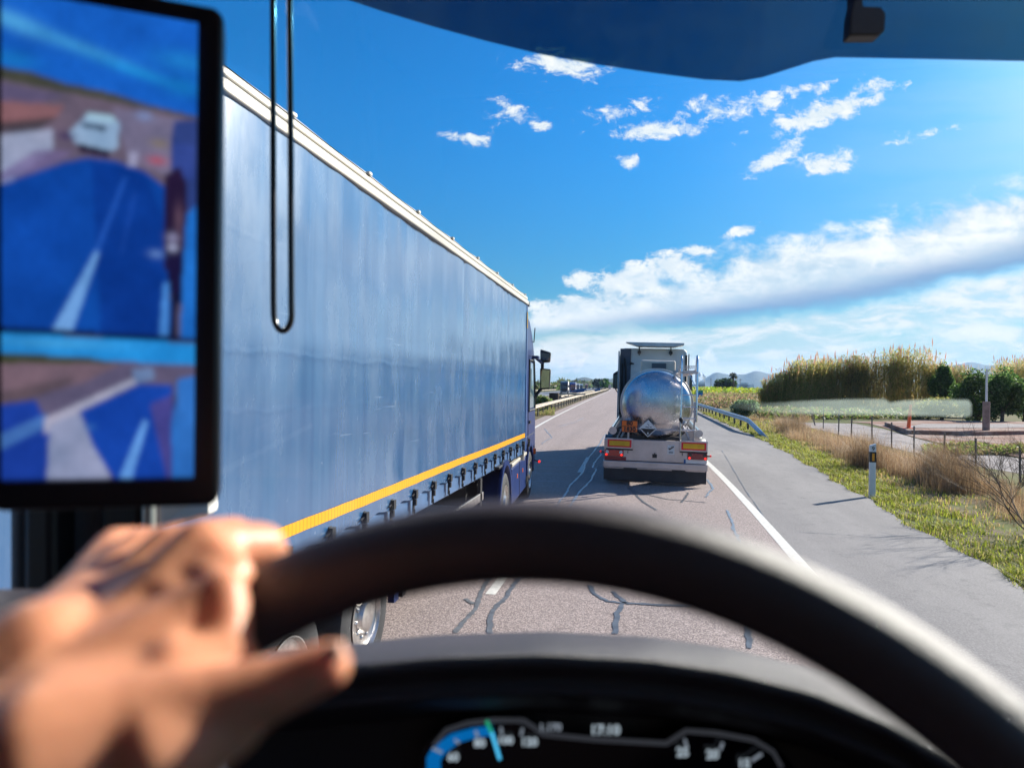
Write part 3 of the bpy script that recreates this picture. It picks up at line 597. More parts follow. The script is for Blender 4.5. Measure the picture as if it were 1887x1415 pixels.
# ------------------------------------------------------------------ roadside furniture
def wbeam(path, z0, h, m, parent, side=1, name='rail'):
    """W-profile crash barrier beam along a path of (x, y, dz)"""
    prof = [(0, 0), (.04, .035), (.08, .06), (.08, .10), (.03, .14), (.02, .16), (.03, .18), (.08, .22), (.08, .26), (.04, .285), (0, .31)]
    mb = MB(); rows = []
    for (a, b) in prof: rows.append([(x + side * (a - .04), y, z0 - .31 * h / .31 + b * h / .31 + dz) for (x, y, dz) in path])
    mb.grid(rows); return mb.build(name, m, parent, smooth=30, solid=.006)
def barrier(name, xf, y0, y1, step, label, m, side=1, ztop=.8, end=None, pm=None, group=None):
    yy = list(np.arange(y0, min(y1, 120), step)) + list(np.arange(max(y0, 120), y1, step * 2.5)) if y1 > 120 else list(np.arange(y0, y1 + .1, step))
    t_ = empty(name, (xf(y0), y0, 0), label, 'crash barrier', group)
    path = [(xf(y), y, 0) for y in yy]
    if end: path = end + path
    wbeam(path, ztop, .31, m, t_, side)
    for i, y in enumerate(yy[:100]):
        mb = MB(); x = xf(y) - side * .16; mb.b2((x - .05, y - .07, -.1), (x + .05, y + .07, ztop - .04)); mb.b2((x, y - .04, ztop - .25), (x + side * .13, y + .04, ztop - .07)); mb.build('post', pm or M['post_dark'], t_)
    return t_
barrier('guardrail', lambda y: cs(y) - 6.55, 46, 900, 4.0, 'long cream crash barrier along the central reservation left of our carriageway', M['steel_galv'], 1, .98)
barrier('guardrail', lambda y: cs(y) - 9.0, 105, 260, 4.0, 'second crash barrier in the median behind the long cream one', M['steel_galv'], 1, .95)
barrier('guardrail', lambda y: cs(y) - 29.5, 150, 330, 4.0, 'far crash barrier on the outer side of the oncoming road', M['steel_galv'], 1, .8)
def gx(y): return float(np.interp(y, [33, 36, 40, 75, 110, 200], [5.75, 5.85, 5.82, 5.75, 5.1, 3.2]))
barrier('guardrail', gx, 42, 160, 3.0, 'grey crash barrier right of the shoulder with its near end ramped down to the grass', M['steel_galv_grey'], -1, .78, end=[(gx(34) + .05, 34.5, -.72), (gx(36), 37, -.42), (gx(40), 40.5, -.05)])
# marker post 9
p = G(1608, 915); t_ = empty('marker_post', (p[0], p[1], 0), 'white marker post numbered 9 with a black band at the shoulder edge', 'marker post')
x, y = p[0], p[1]; mb = MB(); mb.prism([(x - .066, y, -.1), (x + .066, y, -.1), (x + .066, y, 1.22), (x - .066, y, 1.17)], (0, .09, 0)); mb.build('post', M['white'], t_, bevel=.012)
mb = MB(); mb.b2((x - .069, y - .004, .79), (x + .069, y + .094, 1.03)); mb.build('black_band', M['black'], t_)
mb = MB(); mb.b2((x - .024, y - .010, .825), (x + .028, y - .005, .995)); mb.build('amber_reflector', mat('amber', (.8, .3, .02), .3), t_)
text('number', '9', .13, (x, y - .006, 1.10), (1, 0, 0), (0, 0, 1), M['black'], t_, .001)
# wire fence
t_ = empty('wire_fence', tuple(G(1517, 788)[:2]) + (0,), 'wire fence on thin grey posts between dry grass and gravel track', 'fence')
fp = [(1517, 786, 742), (1545, 803, 752), (1568, 818, 770), (1607, 815, 768), (1643, 822, 778), (1684, 835, 785), (1740, 850, 797), (1798, 855, 807), (1880, 885, 828)]
tops = []
for (a, b, c_) in fp:
    g0 = G(a, b + 3); dd = np.linalg.norm(g0[:2]); zt = atY(a, c_, g0[1])[2]; mb = MB(); ln = random.uniform(-.03, .03); mb.tube([(g0[0], g0[1], -.1), (g0[0] + ln, g0[1], zt)], .03, 6); mb.build('post', M['wood_post'], t_, smooth=60); tops.append((g0[0] + ln, g0[1], zt))
for (a, b, a2, c_) in [(1466, 782, 1455, 745), (1502, 783, 1491, 750), (1503, 783, 1493, 745)]:
    g0 = G(a, b); zt = atY(a2, c_, g0[1])[2]; g1 = atY(a2, c_, g0[1]); mb = MB(); mb.tube([(g0[0], g0[1], -.1), (g1[0], g1[1], zt)], .022, 6); mb.build('brace', M['wood_post'], t_)
mb = MB()
for fz in (.35, .62, .92):
    mb.tube([(p[0], p[1], p[2] * fz) for p in tops], .004, 4)
mb.build('wire', M['wood_post'], t_)
# utility pole on its concrete foot, and orange pole
p = G(1817, 793, .2); t_ = empty('lamp_pole', (p[0], p[1], .2), 'slim white steel pole on a tall reddish concrete foot in the yard', 'pole')
mb = MB(); zt = atY(1817, 740, p[1])[2]; mb.tube([(p[0], p[1], .15), (p[0], p[1], zt)], .19, 14); mb.build('foot', M['concrete'], t_, smooth=50)
mb = MB(); z2 = atY(1816, 680, p[1])[2]; mb.tube([(p[0], p[1], zt), (p[0], p[1], z2)], [.06, .05], 10); mb.build('shaft', M['white'], t_, smooth=50)
p = G(1674, 790, .2); zt = atY(1676, 745, p[1])[2]; mb = MB(); mb.tube([(p[0], p[1], .15), (p[0] + .1, p[1], zt)], [.11, .07], 10); mb.lathe([(0, .3), (.05, .3), (.06, .2)], (p[0], p[1], .2), (0, 0, 1), 16)
tag(mb.build('orange_pole', mat('orange_plastic', (.85, .13, .03), .5), None, smooth=50), 'bright orange pole standing at the front of the red earth yard', 'pole')
# blue direction sign
p = atY(1289, 735, 92); t_ = empty('road_sign', (p[0], p[1], 0), 'small blue direction sign with a green top just right of the tanker', 'road sign')
x, y = p[0], p[1]; za, zb = atY(1289, 719, y)[2], atY(1289, 734, y)[2]; zm = za - (za - zb) * .3
for s_ in (-.3, .3): mb = MB(); mb.b2((x + s_ - .03, y + .05, -.1), (x + s_ + .03, y + .1, za)); mb.build('post', M['steel_galv_grey'], t_)
mb = MB(); mb.b2((x - .42, y, zb), (x + .42, y + .04, za)); mb.build('panel', mat('sign_blue', (.01, .19, .55), .4), t_)
mb = MB(); mb.b2((x - .38, y - .008, zm), (x + .38, y - .003, za - .03)); mb.build('green_panel', mat('sign_green', (.02, .35, .18), .4), t_)
text('lettering', 'A 7', .22, (x, y - .012, (zm + za) / 2), (1, 0, 0), (0, 0, 1), M['white'], t_); text('lettering', '430', .24, (x, y - .012, zb + .17), (1, 0, 0), (0, 0, 1), M['white'], t_); 
# median: dark block, short barrier pieces, blue sheets
def mp_(px, py): return G(px, py)
p = G(1020, 738); mb = MB(); mb.b2((p[0] - .75, p[1], -.05), (p[0] + .75, p[1] + 1.2, 1.25)); tag(mb.build('concrete_block', mat('block', (.07, .045, .03), .9, var=.4), None, bevel=.05), 'dark brown block at the end of the short median barrier', 'block')
t_ = empty('short_guardrail', (p[0] + 1, p[1], 0), 'short cream barrier of stacked beams behind the dark block', 'crash barrier'); x0, y0 = p[0] + .8, p[1] + .6
for (dz, L) in ((1.25, 4.4), (.8, 1.8), (.5, 1.6)):
    mb = MB(); mb.b2((x0, y0, dz - .26), (x0 + L, y0 + .08, dz)); mb.build('beam', M['steel_galv'], t_, bevel=.02)
for k in range(3): mb = MB(); mb.b2((x0 + .3 + k * 1.2, y0 + .1, -.1), (x0 + .4 + k * 1.2, y0 + .2, 1.0)); mb.build('post', M['post_dark'], t_)
M['sheet_blue'] = mat('blue_sheet', (.015, .09, .26), .6)
for (a, b, c_, d_, lab) in [(1050, 1077, 724, 715, 'longer blue panel fixed to the median barrier'), (1092, 1106, 723, 714.5, 'shorter blue panel further along the median barrier')]:
    yb_ = 225 if a < 1080 else 290; q0 = atY(a, c_, yb_); q1 = atY(b, c_, yb_ + 2); zt = atY(b, d_, yb_ + 2)[2]; mb = MB()
    mb.prism([(q0[0], q0[1], .3), (q1[0], q1[1], .3), (q1[0], q1[1], zt), (q0[0], q0[1], .8)], (0, .15, 0)); tag(mb.build('blue_panel', M['sheet_blue'], None), lab, 'panel')
# distant factory and its steam
p = atY(1292, 712, 2400); t_ = empty('factory', (p[0], p[1], 0), 'white factory halls low on the horizon right of the tanker', 'factory')
for (a, b, h_) in ((1262, 1300, 14), (1284, 1299, 22), (1352, 1390, 16), (1365, 1378, 22)):
    q0 = atY(a, 712, 2400); q1 = atY(b, 712, 2400); mb = MB(); mb.b2((q0[0], 2400, 0), (q1[0], 2460, h_)); mb.build('hall', M['white'], t_)
for (a, r_) in ((1288, 8), (1298, 7)):
    q0 = atY(a, 695, 2430); mb = MB()
    mb.tube([(q0[0], 2430, 0), (q0[0], 2430, 34)], [3, 2], 10); mb.build('chimney', M['white'], t_)
M['steam'] = mat('steam', (.9, .9, .9), 1, var=.03)
for (a, yy_, r_, lab) in ((1287, 692.5, 9, 'left white steam puff over the factory'), (1298, 694, 8, 'right white steam puff over the factory')):
    q0 = atY(a, yy_, 2430); mb = MB()
    for k in range(7): 
        rr = r_ * random.uniform(.4, .75); pr = [(-rr * math.cos(i * PI / 8), rr * math.sin(i * PI / 8)) for i in range(9)]; mb.lathe(pr, (q0[0] + random.uniform(-.6, .6) * r_, 2430 + random.uniform(-5, 5), q0[2] + random.uniform(-.6, .8) * r_), (0, 0, 1), 12)
    tag(mb.build('steam_cloud', M['steam'], None, smooth=180), lab, 'steam')
# pylons
for (a, lab) in ((1310, 'slim far pylon left of the distant trees'), (1364, 'slim far pylon right of the palm')):
    p = atY(a, 712, 700); mb = MB(); mb.tube([(p[0], p[1], 0), (p[0], p[1], 12)], [.35, .2], 5); mb.b2((p[0] - 1.2, p[1] - .1, 10.6), (p[0] + 1.2, p[1] + .1, 10.9)); tag(mb.build('pylon', M['post_dark']), lab, 'pylon')

# ------------------------------------------------------------------ wheels
def wheel(parent, x, y, z=.5, r=.5, w=.3, side=1, name='wheel', detail=True):
    """wheel seen from side (+1: outer face towards +x)"""
    o = Vector((x, y, z)); ax = (side, 0, 0); mb = MB()
    mb.lathe([(-w, .29 * r / .5), (-w, r * .93), (-w + .02, r * .985), (-w + .04, r), (-.04, r), (-.015, r * .985), (0, r * .9), (.004, r * .72), (-.01, r * .62), (-.05, r * .60)], o, ax, 40)
    t_ = mb.build(name, M['tyre'], parent, smooth=40)
    mb = MB(); mb.lathe([(-.03, r * .60), (.002, r * .605), (.004, r * .585), (-.02, r * .56), (-.10, r * .53), (-.115, r * .40), (-.06, r * .30), (-.02, r * .27), (.01, r * .24), (.02, r * .17), (.02, 0.001)], o, ax, 36)
    if detail:
        for k in range(10):
            a = 2 * PI * k / 10; c_ = Vector((0, math.cos(a) * r * .33, math.sin(a) * r * .33)); mb.lathe([(-.07, .018), (-.02, .018), (-.015, .012)], o + c_, ax, 6)
    mb.build('rim', M['alloy'], t_, smooth=35)
    if detail:
        mb = MB()
        for k in range(10):
            a = 2 * PI * (k + .5) / 10; c_ = Vector((0, math.cos(a) * r * .45, math.sin(a) * r * .45)); mb.lathe([(-.085, .035), (-.098, .034), (-.1, .03)], o + c_, ax, 10)
        mb.build('vent_hole', M['black'], t_)
    return t_

# ------------------------------------------------------------------ tanker ahead
def tanker():
    T = empty('tanker_truck', (0, 0, 0), 'silver tanker lorry straight ahead with orange 80 1830 plate and red tail lights', 'tanker lorry')
    def PX(a): return (a - 1207) / 74.0
    def PZ(b): return (893 - b) / 74.0
    al = mat('bumper_aluminium', (.58, .51, .49), .42, .8, var=.10, vs=2.5, rvar=.1, bump=.05, bs=8)
    mb = MB(); mb.b2((-1.25, 0, .60), (1.25, .35, 1.12)); mb.build('bumper_panel', al, T, bevel=.012)
    mb = MB(); mb.b2((-.53, -.006, .64), (.47, .01, 1.125)); dpan = mb.build('hatch', al, T, bevel=.004)
    mb = MB(); mb.b2((-.06, -.03, .70), (.05, -.005, .79)); mb.b2((-.015, -.045, .74), (.01, -.03, .82)); mb.build('latch', M['black'], dpan)
    mb = MB(); mb.b2((-1.27, -.03, .42), (1.27, .2, .585)); mb.build('lower_rail', al, T, bevel=.015)
    for s_ in (-1, 1):
        mb = MB(); x0 = PX(1142.5) if s_ < 0 else PX(1275.5); mb.b2((x0 - .33, -.05, .895), (x0 + .33, -.008, 1.155)); br = mb.build('reflector_bracket', al, T, bevel=.006)
        mb = MB(); mb.b2((x0 - .295, -.058, .93), (x0 + .295, -.051, 1.12)); o = mb.build('reflector_plate', M['red_reflect'], T)
        mb = MB(); mb.b2((x0 - .25, -.063, .965), (x0 + .25, -.0585, 1.085)); mb.build('yellow_field', M['yellow_reflect'], o)
        mb = MB(); mb.b2((x0 - .33, -.04, .86), (x0 + .33, .0, .893)); mb.build('bracket_lip', M['black'], T)
        xl = -1.0 if s_ < 0 else 1.02
        mb = MB(); mb.b2((xl - .235, -.05, .68 + .02), (xl + .235, -.005, .855)); o = mb.build('tail_light', M['red_lens'] if s_ < 0 else mat('red_lens_dark', (.25, .012, .02), .2, coat=.6), T, bevel=.012)
        for q in (-.17, .17):
            mb = MB(); mb.lathe([(0, .042), (.012, .04), (.014, .0)], (xl + q, -.052, .805), (0, -1, 0), 18); mb.build('round_lens', M['white'] if s_ < 0 else M['glass_dark'], o)
            mb = MB(); mb.lathe([(0, .03), (.008, .02), (.01, 0)], (xl + q * 1.1, -.052, .735), (0, -1, 0), 14); mb.build('lamp', M['red_glow'], o)
        mb = MB(); mb.tube([(s_ * 1.24, .1, .78), (s_ * 1.36, .08, .79)], .018, 8); arm = mb.build('marker_arm', M['black'], T)
        mb = MB(); mb.lathe([(0, .026), (.02, .026), (.03, .0)], (s_ * 1.34, .10, .79), (0, -1, 0), 12); mb.build('marker_lamp', M['red_glow'], arm)
        mb = MB(); mb.b2((s_ * .66 - .008, -.02, .78), (s_ * .66 + .008, -.002, .85)); mb.build('small_hook', M['black'], T)
    mb = MB(); mb.b2((-1.24, -.012, .60), (-.70, -.004, .69)); mb.build('red_tape', M['dark_red'], T)
    mb = MB(); mb.b2((.70, -.016, .60), (1.23, -.004, .695)); np_ = mb.build('number_plate', M['white'], T)
    mb = MB(); mb.b2((.70, -.021, .60), (.745, -.0165, .695)); mb.build('blue_band', M['sheet_blue'], np_)
    mb = MB(); mb.b2((.30, -.014, .80), (.47, -.007, 1.03)); st = mb.build('sticker', M['white'], T)
    mb = MB(); mb.add([(.32, -.017, .93), (.35, -.017, .905), (.45, -.017, .975), (.455, -.017, 1.0)], [(0, 1, 2, 3)]); mb.add([(.375, -.017, 1.0), (.455, -.017, 1.01), (.455, -.017, 1.0), (.40, -.017, .985)], [(0, 1, 2, 3)]); mb.add([(.32, -.017, .96), (.36, -.017, .965), (.33, -.017, .945)], [(0, 1, 2)]); mb.b2((.33, -.018, .835), (.44, -.016, .845)); mb.b2((.33, -.018, .855), (.44, -.016, .865)); mb.build('sticker_mark', M['black'], st)
    mb = MB(); mb.b2((-1.25, .02, .10), (1.25, .05, .44)); mb.build('mud_flap', mat('flap_rubber', (.02, .022, .026), .55, var=.3, vs=3, bump=.2, bs=6), T, bevel=.01)
    mb = MB()
    for (a, b) in ((-1.24, -.76), (-.42, .42), (.75, 1.22)): mb.b2((a, .0, .395), (b, .018, .418))
    mb.build('flap_clamp', al, T)
    # tank: polished shell with domed end
    steel = mat('polished_steel', (.52, .53, .56), .27, 1.0, var=.14, vs=1.8, rvar=.06, bump=.03, bs=1.2)
    cx, cz, R = .02, 2.0, .87; prof = [(0, .001)]
    for k in range(1, 15): a = k / 14; prof.append((.30 * (1 - math.sqrt(max(0, 1 - (a * .93) ** 2))) , R * .93 * a))
    prof += [(.22, R * .965), (.28, R * .99), (.36, R), (.50, R)]
    mb = MB(); mb.lathe(prof + [(.55, R)], (cx, .22, cz), (0, 1, 0), 96); mb.build('tank_end', steel, T, smooth=50)
    mb = MB(); mb.lathe([(.60, R - .01), (.60, R + .045), (.63, R + .055), (1.0, R + .055), (1.0, R + .06), (1.06, R + .06), (1.06, R + .055), (3.4, R + .055), (3.4, R + .06), (3.46, R + .06), (3.46, R + .055), (7.4, R + .055), (7.6, R - .1)], (cx, .22, cz), (0, 1, 0), 96); mb.build('tank_shell', steel, T, smooth=35)
    mb = MB(); mb.lathe([(.57, R + .02), (.575, R + .06), (.61, R + .065), (.615, R + .02)], (cx, .20, cz), (0, 1, 0), 96); mb.build('tank_ring', al, T, smooth=40)
    dark = M['post_dark']
    mb = MB(); mb.b2((-.5, .3, .85), (-.38, 8, 1.12)); mb.b2((.38, .3, .85), (.5, 8, 1.12)); mb.b2((-.8, .5, .95), (.8, .62, 1.2)); mb.build('chassis_frame', dark, T)
    # orange hazard plate and placard
    mb = MB(); x0, x1, z0, z1 = PX(1145), PX(1175), PZ(796.5), PZ(774.5); mb.b2((x0, .02, z0), (x1, .035, z1)); o = mb.build('orange_plate', M['orange'], T, bevel=.004)
    mb = MB(); zm = (z0 + z1) / 2
    for (a, b, c_, d_) in ((x0, z0, x1, z0 + .012), (x0, z1 - .012, x1, z1), (x0, z0, x0 + .012, z1), (x1 - .012, z0, x1, z1), (x0, zm - .006, x1, zm + .006)): mb.b2((a, .014, b), (c_, .0195, d_))
    mb.build('plate_border', M['black'], o)
    text('plate_number', '80', .15, ((x0 + x1) / 2, .013, (zm + z1) / 2), (1, 0, 0), (0, 0, 1), M['black'], o, .006); text('plate_number', '1830', .15, ((x0 + x1) / 2, .013, (zm + z0) / 2), (1, 0, 0), (0, 0, 1), M['black'], o, .006)
    mb = MB(); mb.tube([(PX(1158), .05, PZ(796)), (PX(1158), .06, 1.12)], .025, 8); mb.build('plate_stand', al, T)
    c_ = Vector((PX(1193.5), .0, PZ(788))); h = .215; mb = MB(); mb.prism([c_ + Vector(q) for q in ((-h, 0, 0), (0, 0, -h), (h, 0, 0), (0, 0, h))], (0, .012, 0)); o = mb.build('hazard_placard', M['white'], T)
    h2 = .185; mb = MB(); mb.add([c_ + Vector((-h2, -.004, -.005)), c_ + Vector((0, -.004, -h2)), c_ + Vector((h2, -.004, -.005))], [(0, 1, 2)]); mb.build('black_half', M['black'], o)
    mb = MB(); mb.add([c_ + Vector(q) for q in ((-.07, -.004, .03), (.02, -.004, .02), (.03, -.004, .035), (-.06, -.004, .045))], [(0, 1, 2, 3)]); mb.add([c_ + Vector(q) for q in ((-.02, -.004, .11), (.03, -.004, .06), (.035, -.004, .068), (-.01, -.004, .118))], [(0, 1, 2, 3)]); mb.add([c_ + Vector(q) for q in ((.04, -.004, .03), (.09, -.004, .03), (.085, -.004, .045), (.045, -.004, .045))], [(0, 1, 2, 3)])
    mb.build('corrosive_mark', M['black'], o); text('class_number', '8', .075, c_ + Vector((0, -.006, -.125)), (1, 0, 0), (0, 0, 1), M['white'], o, .002)
    mb = MB(); mb.tube([(PX(1172), .03, PZ(789)), (PX(1279), .03, PZ(791))], .016, 8); mb.build('cross_pipe', al, T, smooth=60)
    # ladder
    L = empty_part = None
    chrome = mat('chrome_tube', (.72, .72, .74), .14, 1.0, var=.05)
    mb = MB(); mb.tube([(.60, -.02, 1.15), (.60, -.02, 3.05), (.60, .02, 3.17), (.60, .12, 3.24), (.60, .26, 3.2), (.60, .32, 3.05), (.60, .32, 2.6)], .024, 10); lad = mb.build('ladder_rail', chrome, T, smooth=60)
    mb = MB(); mb.tube([(.97, -.02, 1.62), (.97, -.02, 3.05), (.97, .02, 3.17), (.97, .12, 3.24), (.97, .26, 3.2), (.97, .32, 3.05), (.97, .32, 2.6)], .026, 10); mb.build('ladder_rail', chrome, T, smooth=60)
    mb = MB(); mb.tube([(.93, .0, 1.15), (.93, .0, 2.1)], .024, 8); mb.build('ladder_rail', al, T, smooth=60)
    for z in (2.28, 1.98, 1.70, 1.42): mb = MB(); mb.tube([(.60, -.02, z), (.97, -.02, z)], .014, 8); mb.build('rung', chrome, T, smooth=60)
    mb = MB(); mb.b2((.58, -.05, 2.80), (.99, .02, 2.85)); mb.build('top_step', al, T, bevel=.006)
    mb = MB(); mb.tube([(.97, .0, 2.4), (.80, .3, 2.8)], .01, 6); mb.build('ladder_stay', chrome, T)
    mb = MB()
    for k in range(26): mb.b2((.52, .35 + k * .26, 2.86), (1.02, .40 + k * .26, 2.89))
    mb.b2((.52, .3, 2.83), (.55, 7.2, 2.93)); mb.b2((.99, .3, 2.83), (1.02, 7.2, 2.93)); mb.build('walkway', al, T)
    mb = MB()
    for k in range(8): mb.tube([(.54 + .06 * k, .62, 2.93), (.57 + .06 * k, .62, 3.0)], .008, 5); mb.tube([(.57 + .06 * k, .62, 3.0), (.60 + .06 * k, .62, 2.93)], .008, 5)
    mb.b2((.52, .61, 3.0), (1.02, .63, 3.015)); mb.build('walkway_lattice', al, T)
    mb = MB(); mb.tube([(.60, -.04, 1.70), (.61, -.06, 1.66), (.63, -.05, 1.58)], [.045, .05, .012], 8); mb.build('hanging_glove', M['black'], T, smooth=60)
    mb = MB(); mb.tube([(.93, -.03, 1.92), (1.0, -.05, 1.96), (1.13, -.05, 1.96)], .012, 6); mb.build('lever', chrome, T)
    # manhole box on top of the tank
    mb = MB(); mb.b2((-.42, 3.2, 2.75), (.58, 4.6, 3.24)); o = mb.build('manhole_box', mat('beige_box', (.80, .66, .52), .5), T, bevel=.05)
    mb = MB(); mb.b2((-.12, 3.17, 2.80), (.32, 3.195, 3.20)); o2 = mb.build('box_hatch', mat('beige_hatch', (.70, .60, .50), .5), o, bevel=.01)
    mb = MB(); mb.b2((-.10, 3.14, 3.0), (.31, 3.165, 3.15)); mb.build('box_window', M['trim_grey'], o)
    # side hose tubes
    for s_ in (-1, 1):
        mb = MB(); mb.tube([(s_ * 1.05, .12, 1.33), (s_ * 1.05, 5.2, 1.40)], .085, 20); o = mb.build('hose_tube', chrome, T, smooth=50)
        mb = MB(); mb.tube([(s_ * 1.05, .09, 1.33), (s_ * 1.05, .15, 1.33)], .098, 20); mb.build('end_cap', al, o, smooth=50)
        for k, yw in enumerate((.95, 2.26, 3.57)):
            wheel(T, s_ * 1.25, yw, .52, .52, .34, s_)
            mb = MB(); rows = []
            for xx in (s_ * .88, s_ * 1.27):
                rows.append([(xx, yw + .62 * math.cos(a), .52 + .62 * math.sin(a) + .02) for a in np.linspace(.15, PI - .15, 14)])
            mb.grid(rows); mb.build('mudguard', M['black'], T, smooth=60, solid=.015)
        wheel(T, s_ * 1.22, 7.6, .5, .5, .55, s_); wheel(T, s_ * 1.22, 11.2, .5, .5, .32, s_)
        mb = MB(); mb.tube([(s_ * .85, .4, 1.15), (s_ * .62, .5, 1.6)], .03, 8); mb.tube([(s_ * .95, .45, 1.12), (s_ * .8, .55, 1.45)], .02, 8); mb.build('strut', al, T)
    mb = MB(); mb.prism([(.62, .45, 1.12), (1.1, .45, 1.12), (1.1, .45, 1.2), (.86, .45, 1.42), (.62, .45, 1.2)], (0, .02, 0)); mb.build('gusset', al, T)
    # tractor
    yc = 8.6; wp = mat('cab_rear_paint', (.78, .76, .72), .4, var=.05, vs=2)
    mb = MB(); pr = [(-1.24, .95), (1.24, .95), (1.24, 3.55), (1.20, 3.78), (1.1, 3.88), (-1.1, 3.88), (-1.2, 3.78), (-1.24, 3.55)]
    mb.prism([(a, yc, b) for a, b in pr], (0, 2.1, 0)); mb.build('cab', wp, T, bevel=.05)
    dk = mat('dark_blue_panel', (.035, .06, .10), .35, var=.15)
    mb = MB(); mb.b2((-1.22, yc - .05, 1.4), (-.82, yc - .008, 3.86)); mb.build('rear_dark_panel', dk, T, bevel=.015)
    mb = MB(); mb.tube([(-.98, yc - .1, 1.2), (-.98, yc - .1, 2.2), (-1.0, yc - .1, 3.1), (-1.05, yc - .1, 3.5)], .035, 8); mb.tube([(-1.12, yc - .12, 1.2), (-1.12, yc - .12, 3.3)], .03, 8); mb.build('air_pipe', M['black'], T)
    mb = MB(); mb.b2((-1.27, yc - .55, 1.0), (-1.235, yc, 3.75)); mb.build('side_deflector', mat('silver_fairing', (.42, .47, .52), .35, .3), T, bevel=.012)
    mb = MB(); mb.b2((1.245, yc - .45, 1.2), (1.28, yc, 3.68)); mb.build('side_deflector', wp, T, bevel=.012)
    mb = MB(); mb.b2((1.15, yc - .03, 2.5), (1.22, yc - .006, 3.65)); mb.b2((.98, yc - .04, 3.03), (1.2, yc - .006, 3.08)); mb.build('seam_trim', M['black'], T)
    mb = MB(); mb.prism([(-1.02, yc - .5, 4.08), (-.55, yc - .5, 3.93), (.75, yc - .5, 3.93), (1.08, yc - .5, 4.0), (1.08, yc - .5, 4.07)], (0, 1.0, 0)); mb.build('roof_deflector', mat('deflector_paint', (.55, .60, .62), .45), T, bevel=.015)
    for x in (-.52, .62):
        mb = MB(); mb.tube([(x, yc - .15, 3.95), (x, yc - .15, 3.62)], .022, 8); mb.b2((x - .06, yc - .2, 3.68), (x + .06, yc - .008, 3.78)); mb.build('deflector_strut', M['black'], T)
    mb = MB(); mb.tube([(-.85, yc - .1, 3.32), (-.70, yc - .12, 3.30)], [.05, .02], 8); mb.build('horn', M['black'], T)
    for s_ in (-1, 1):
        mb = MB(); mb.prism([(s_ * 1.34, yc + 2.0, 2.35), (s_ * 1.56, yc + 2.0, 2.35), (s_ * 1.56, yc + 2.0, 2.95), (s_ * 1.34, yc + 2.0, 3.1)], (0, .14, 0)); o = mb.build('mirror', M['black'], T, bevel=.03)
        mb = MB(); mb.b2((s_ * 1.36, yc + 1.985, 2.40), (s_ * 1.54, yc + 1.995, 2.9)); mb.build('mirror_glass', M['glass_dark'], o)
        mb = MB(); mb.tube([(s_ * 1.45, yc + 2.05, 2.35), (s_ * 1.25, yc + 2.0, 2.05)], .03, 8); mb.build('mirror_arm', M['black'], T)
    mb = MB(); mb.b2((-1.2, yc + .3, .4), (1.2, yc + 2.2, .95)); mb.build('cab_lower', dark, T)
    T.location = (.26, 17.3, 0); T.rotation_euler = (0, math.radians(.7), 0)
    return T
tanker()

# ------------------------------------------------------------------ blue curtain-side lorry alongside
def curtain_mat():
    m = mat('curtain_tarpaulin', (.1, .2, .5), .34, coat=.8, spec=1.0); n_ = m.node_tree; b = NB(n_); p = n_.nodes['Principled BSDF']
    co = b.n('ShaderNodeTexCoord').outputs['Object']; sx = b.n('ShaderNodeSeparateXYZ'); n_.links.new(co, sx.inputs[0])
    dust = b.noise(b.vm('MULTIPLY', co, (1, .9, .35)), 2.2, 7, .65); vert = b.noise(b.vm('MULTIPLY', co, (1, 7, .18)), 1.6, 6, .6); spots = b.noise(co, 9, 3, .6)
    c1 = b.mix(b.ss(.3, .75, vert), (.020, .082, .20), (.036, .112, .24))
    c1 = b.mix(b.m('MULTIPLY', b.ss(.40, .8, dust), .28), c1, (.20, .27, .37))
    c1 = b.mix(b.m('MULTIPLY', b.ss(.72, .78, spots), .55), c1, (.26, .33, .44))
    sc2 = b.noise(b.vm('MULTIPLY', co, (1, 1.2, 30)), 1.1, 3, .5); c1 = b.mix(b.m('MULTIPLY', b.ss(.70, .76, sc2), .35), c1, (.26, .34, .46))
    n_.links.new(c1, p.inputs['Base Color']); n_.links.new(b.m('MULTIPLY_ADD', dust, .28, .12), p.inputs['Roughness']); p.inputs['Coat Roughness'].default_value = .16
    bn = b.n('ShaderNodeBump'); bn.inputs['Strength'].default_value = .10; bn.inputs['Distance'].default_value = .03
    wob = b.m('MULTIPLY', b.m('SUBTRACT', b.noise(co, 2.5, 5, .7), .5), .16); hh = b.m('ADD', b.noise(b.vm('MULTIPLY', co, (1, 1, .35)), 2.2, 4, .5), b.m('MULTIPLY', vert, .04))
    for z0, k in ((2.62, .35), (2.28, .22), (3.3, .12)):
        ln = b.m('SUBTRACT', 1.0, b.ss(0.0, .035, b.m('ABSOLUTE', b.m('SUBTRACT', b.m('ADD', sx.outputs[2], wob), z0)))); hh = b.m('ADD', hh, b.m('MULTIPLY', ln, k))
    n_.links.new(hh, bn.inputs['Height']); n_.links.new(bn.outputs[0], p.inputs['Normal'])
    return m
def stripe_mat():
    m = mat('yellow_retro_stripe', (.80, .40, .01), .35); n_ = m.node_tree; b = NB(n_); p = n_.nodes['Principled BSDF']
    co = b.n('ShaderNodeTexCoord').outputs['Object']; w = b.n('ShaderNodeTexWave', wave_type='BANDS', bands_direction='Y'); n_.links.new(co, w.inputs[0]); w.inputs['Scale'].default_value = 6.2
    n_.links.new(b.mix(b.ss(.0, .12, w.outputs['Fac']), (.45, .16, .01), (.80, .34, .008)), p.inputs['Base Color']); return m
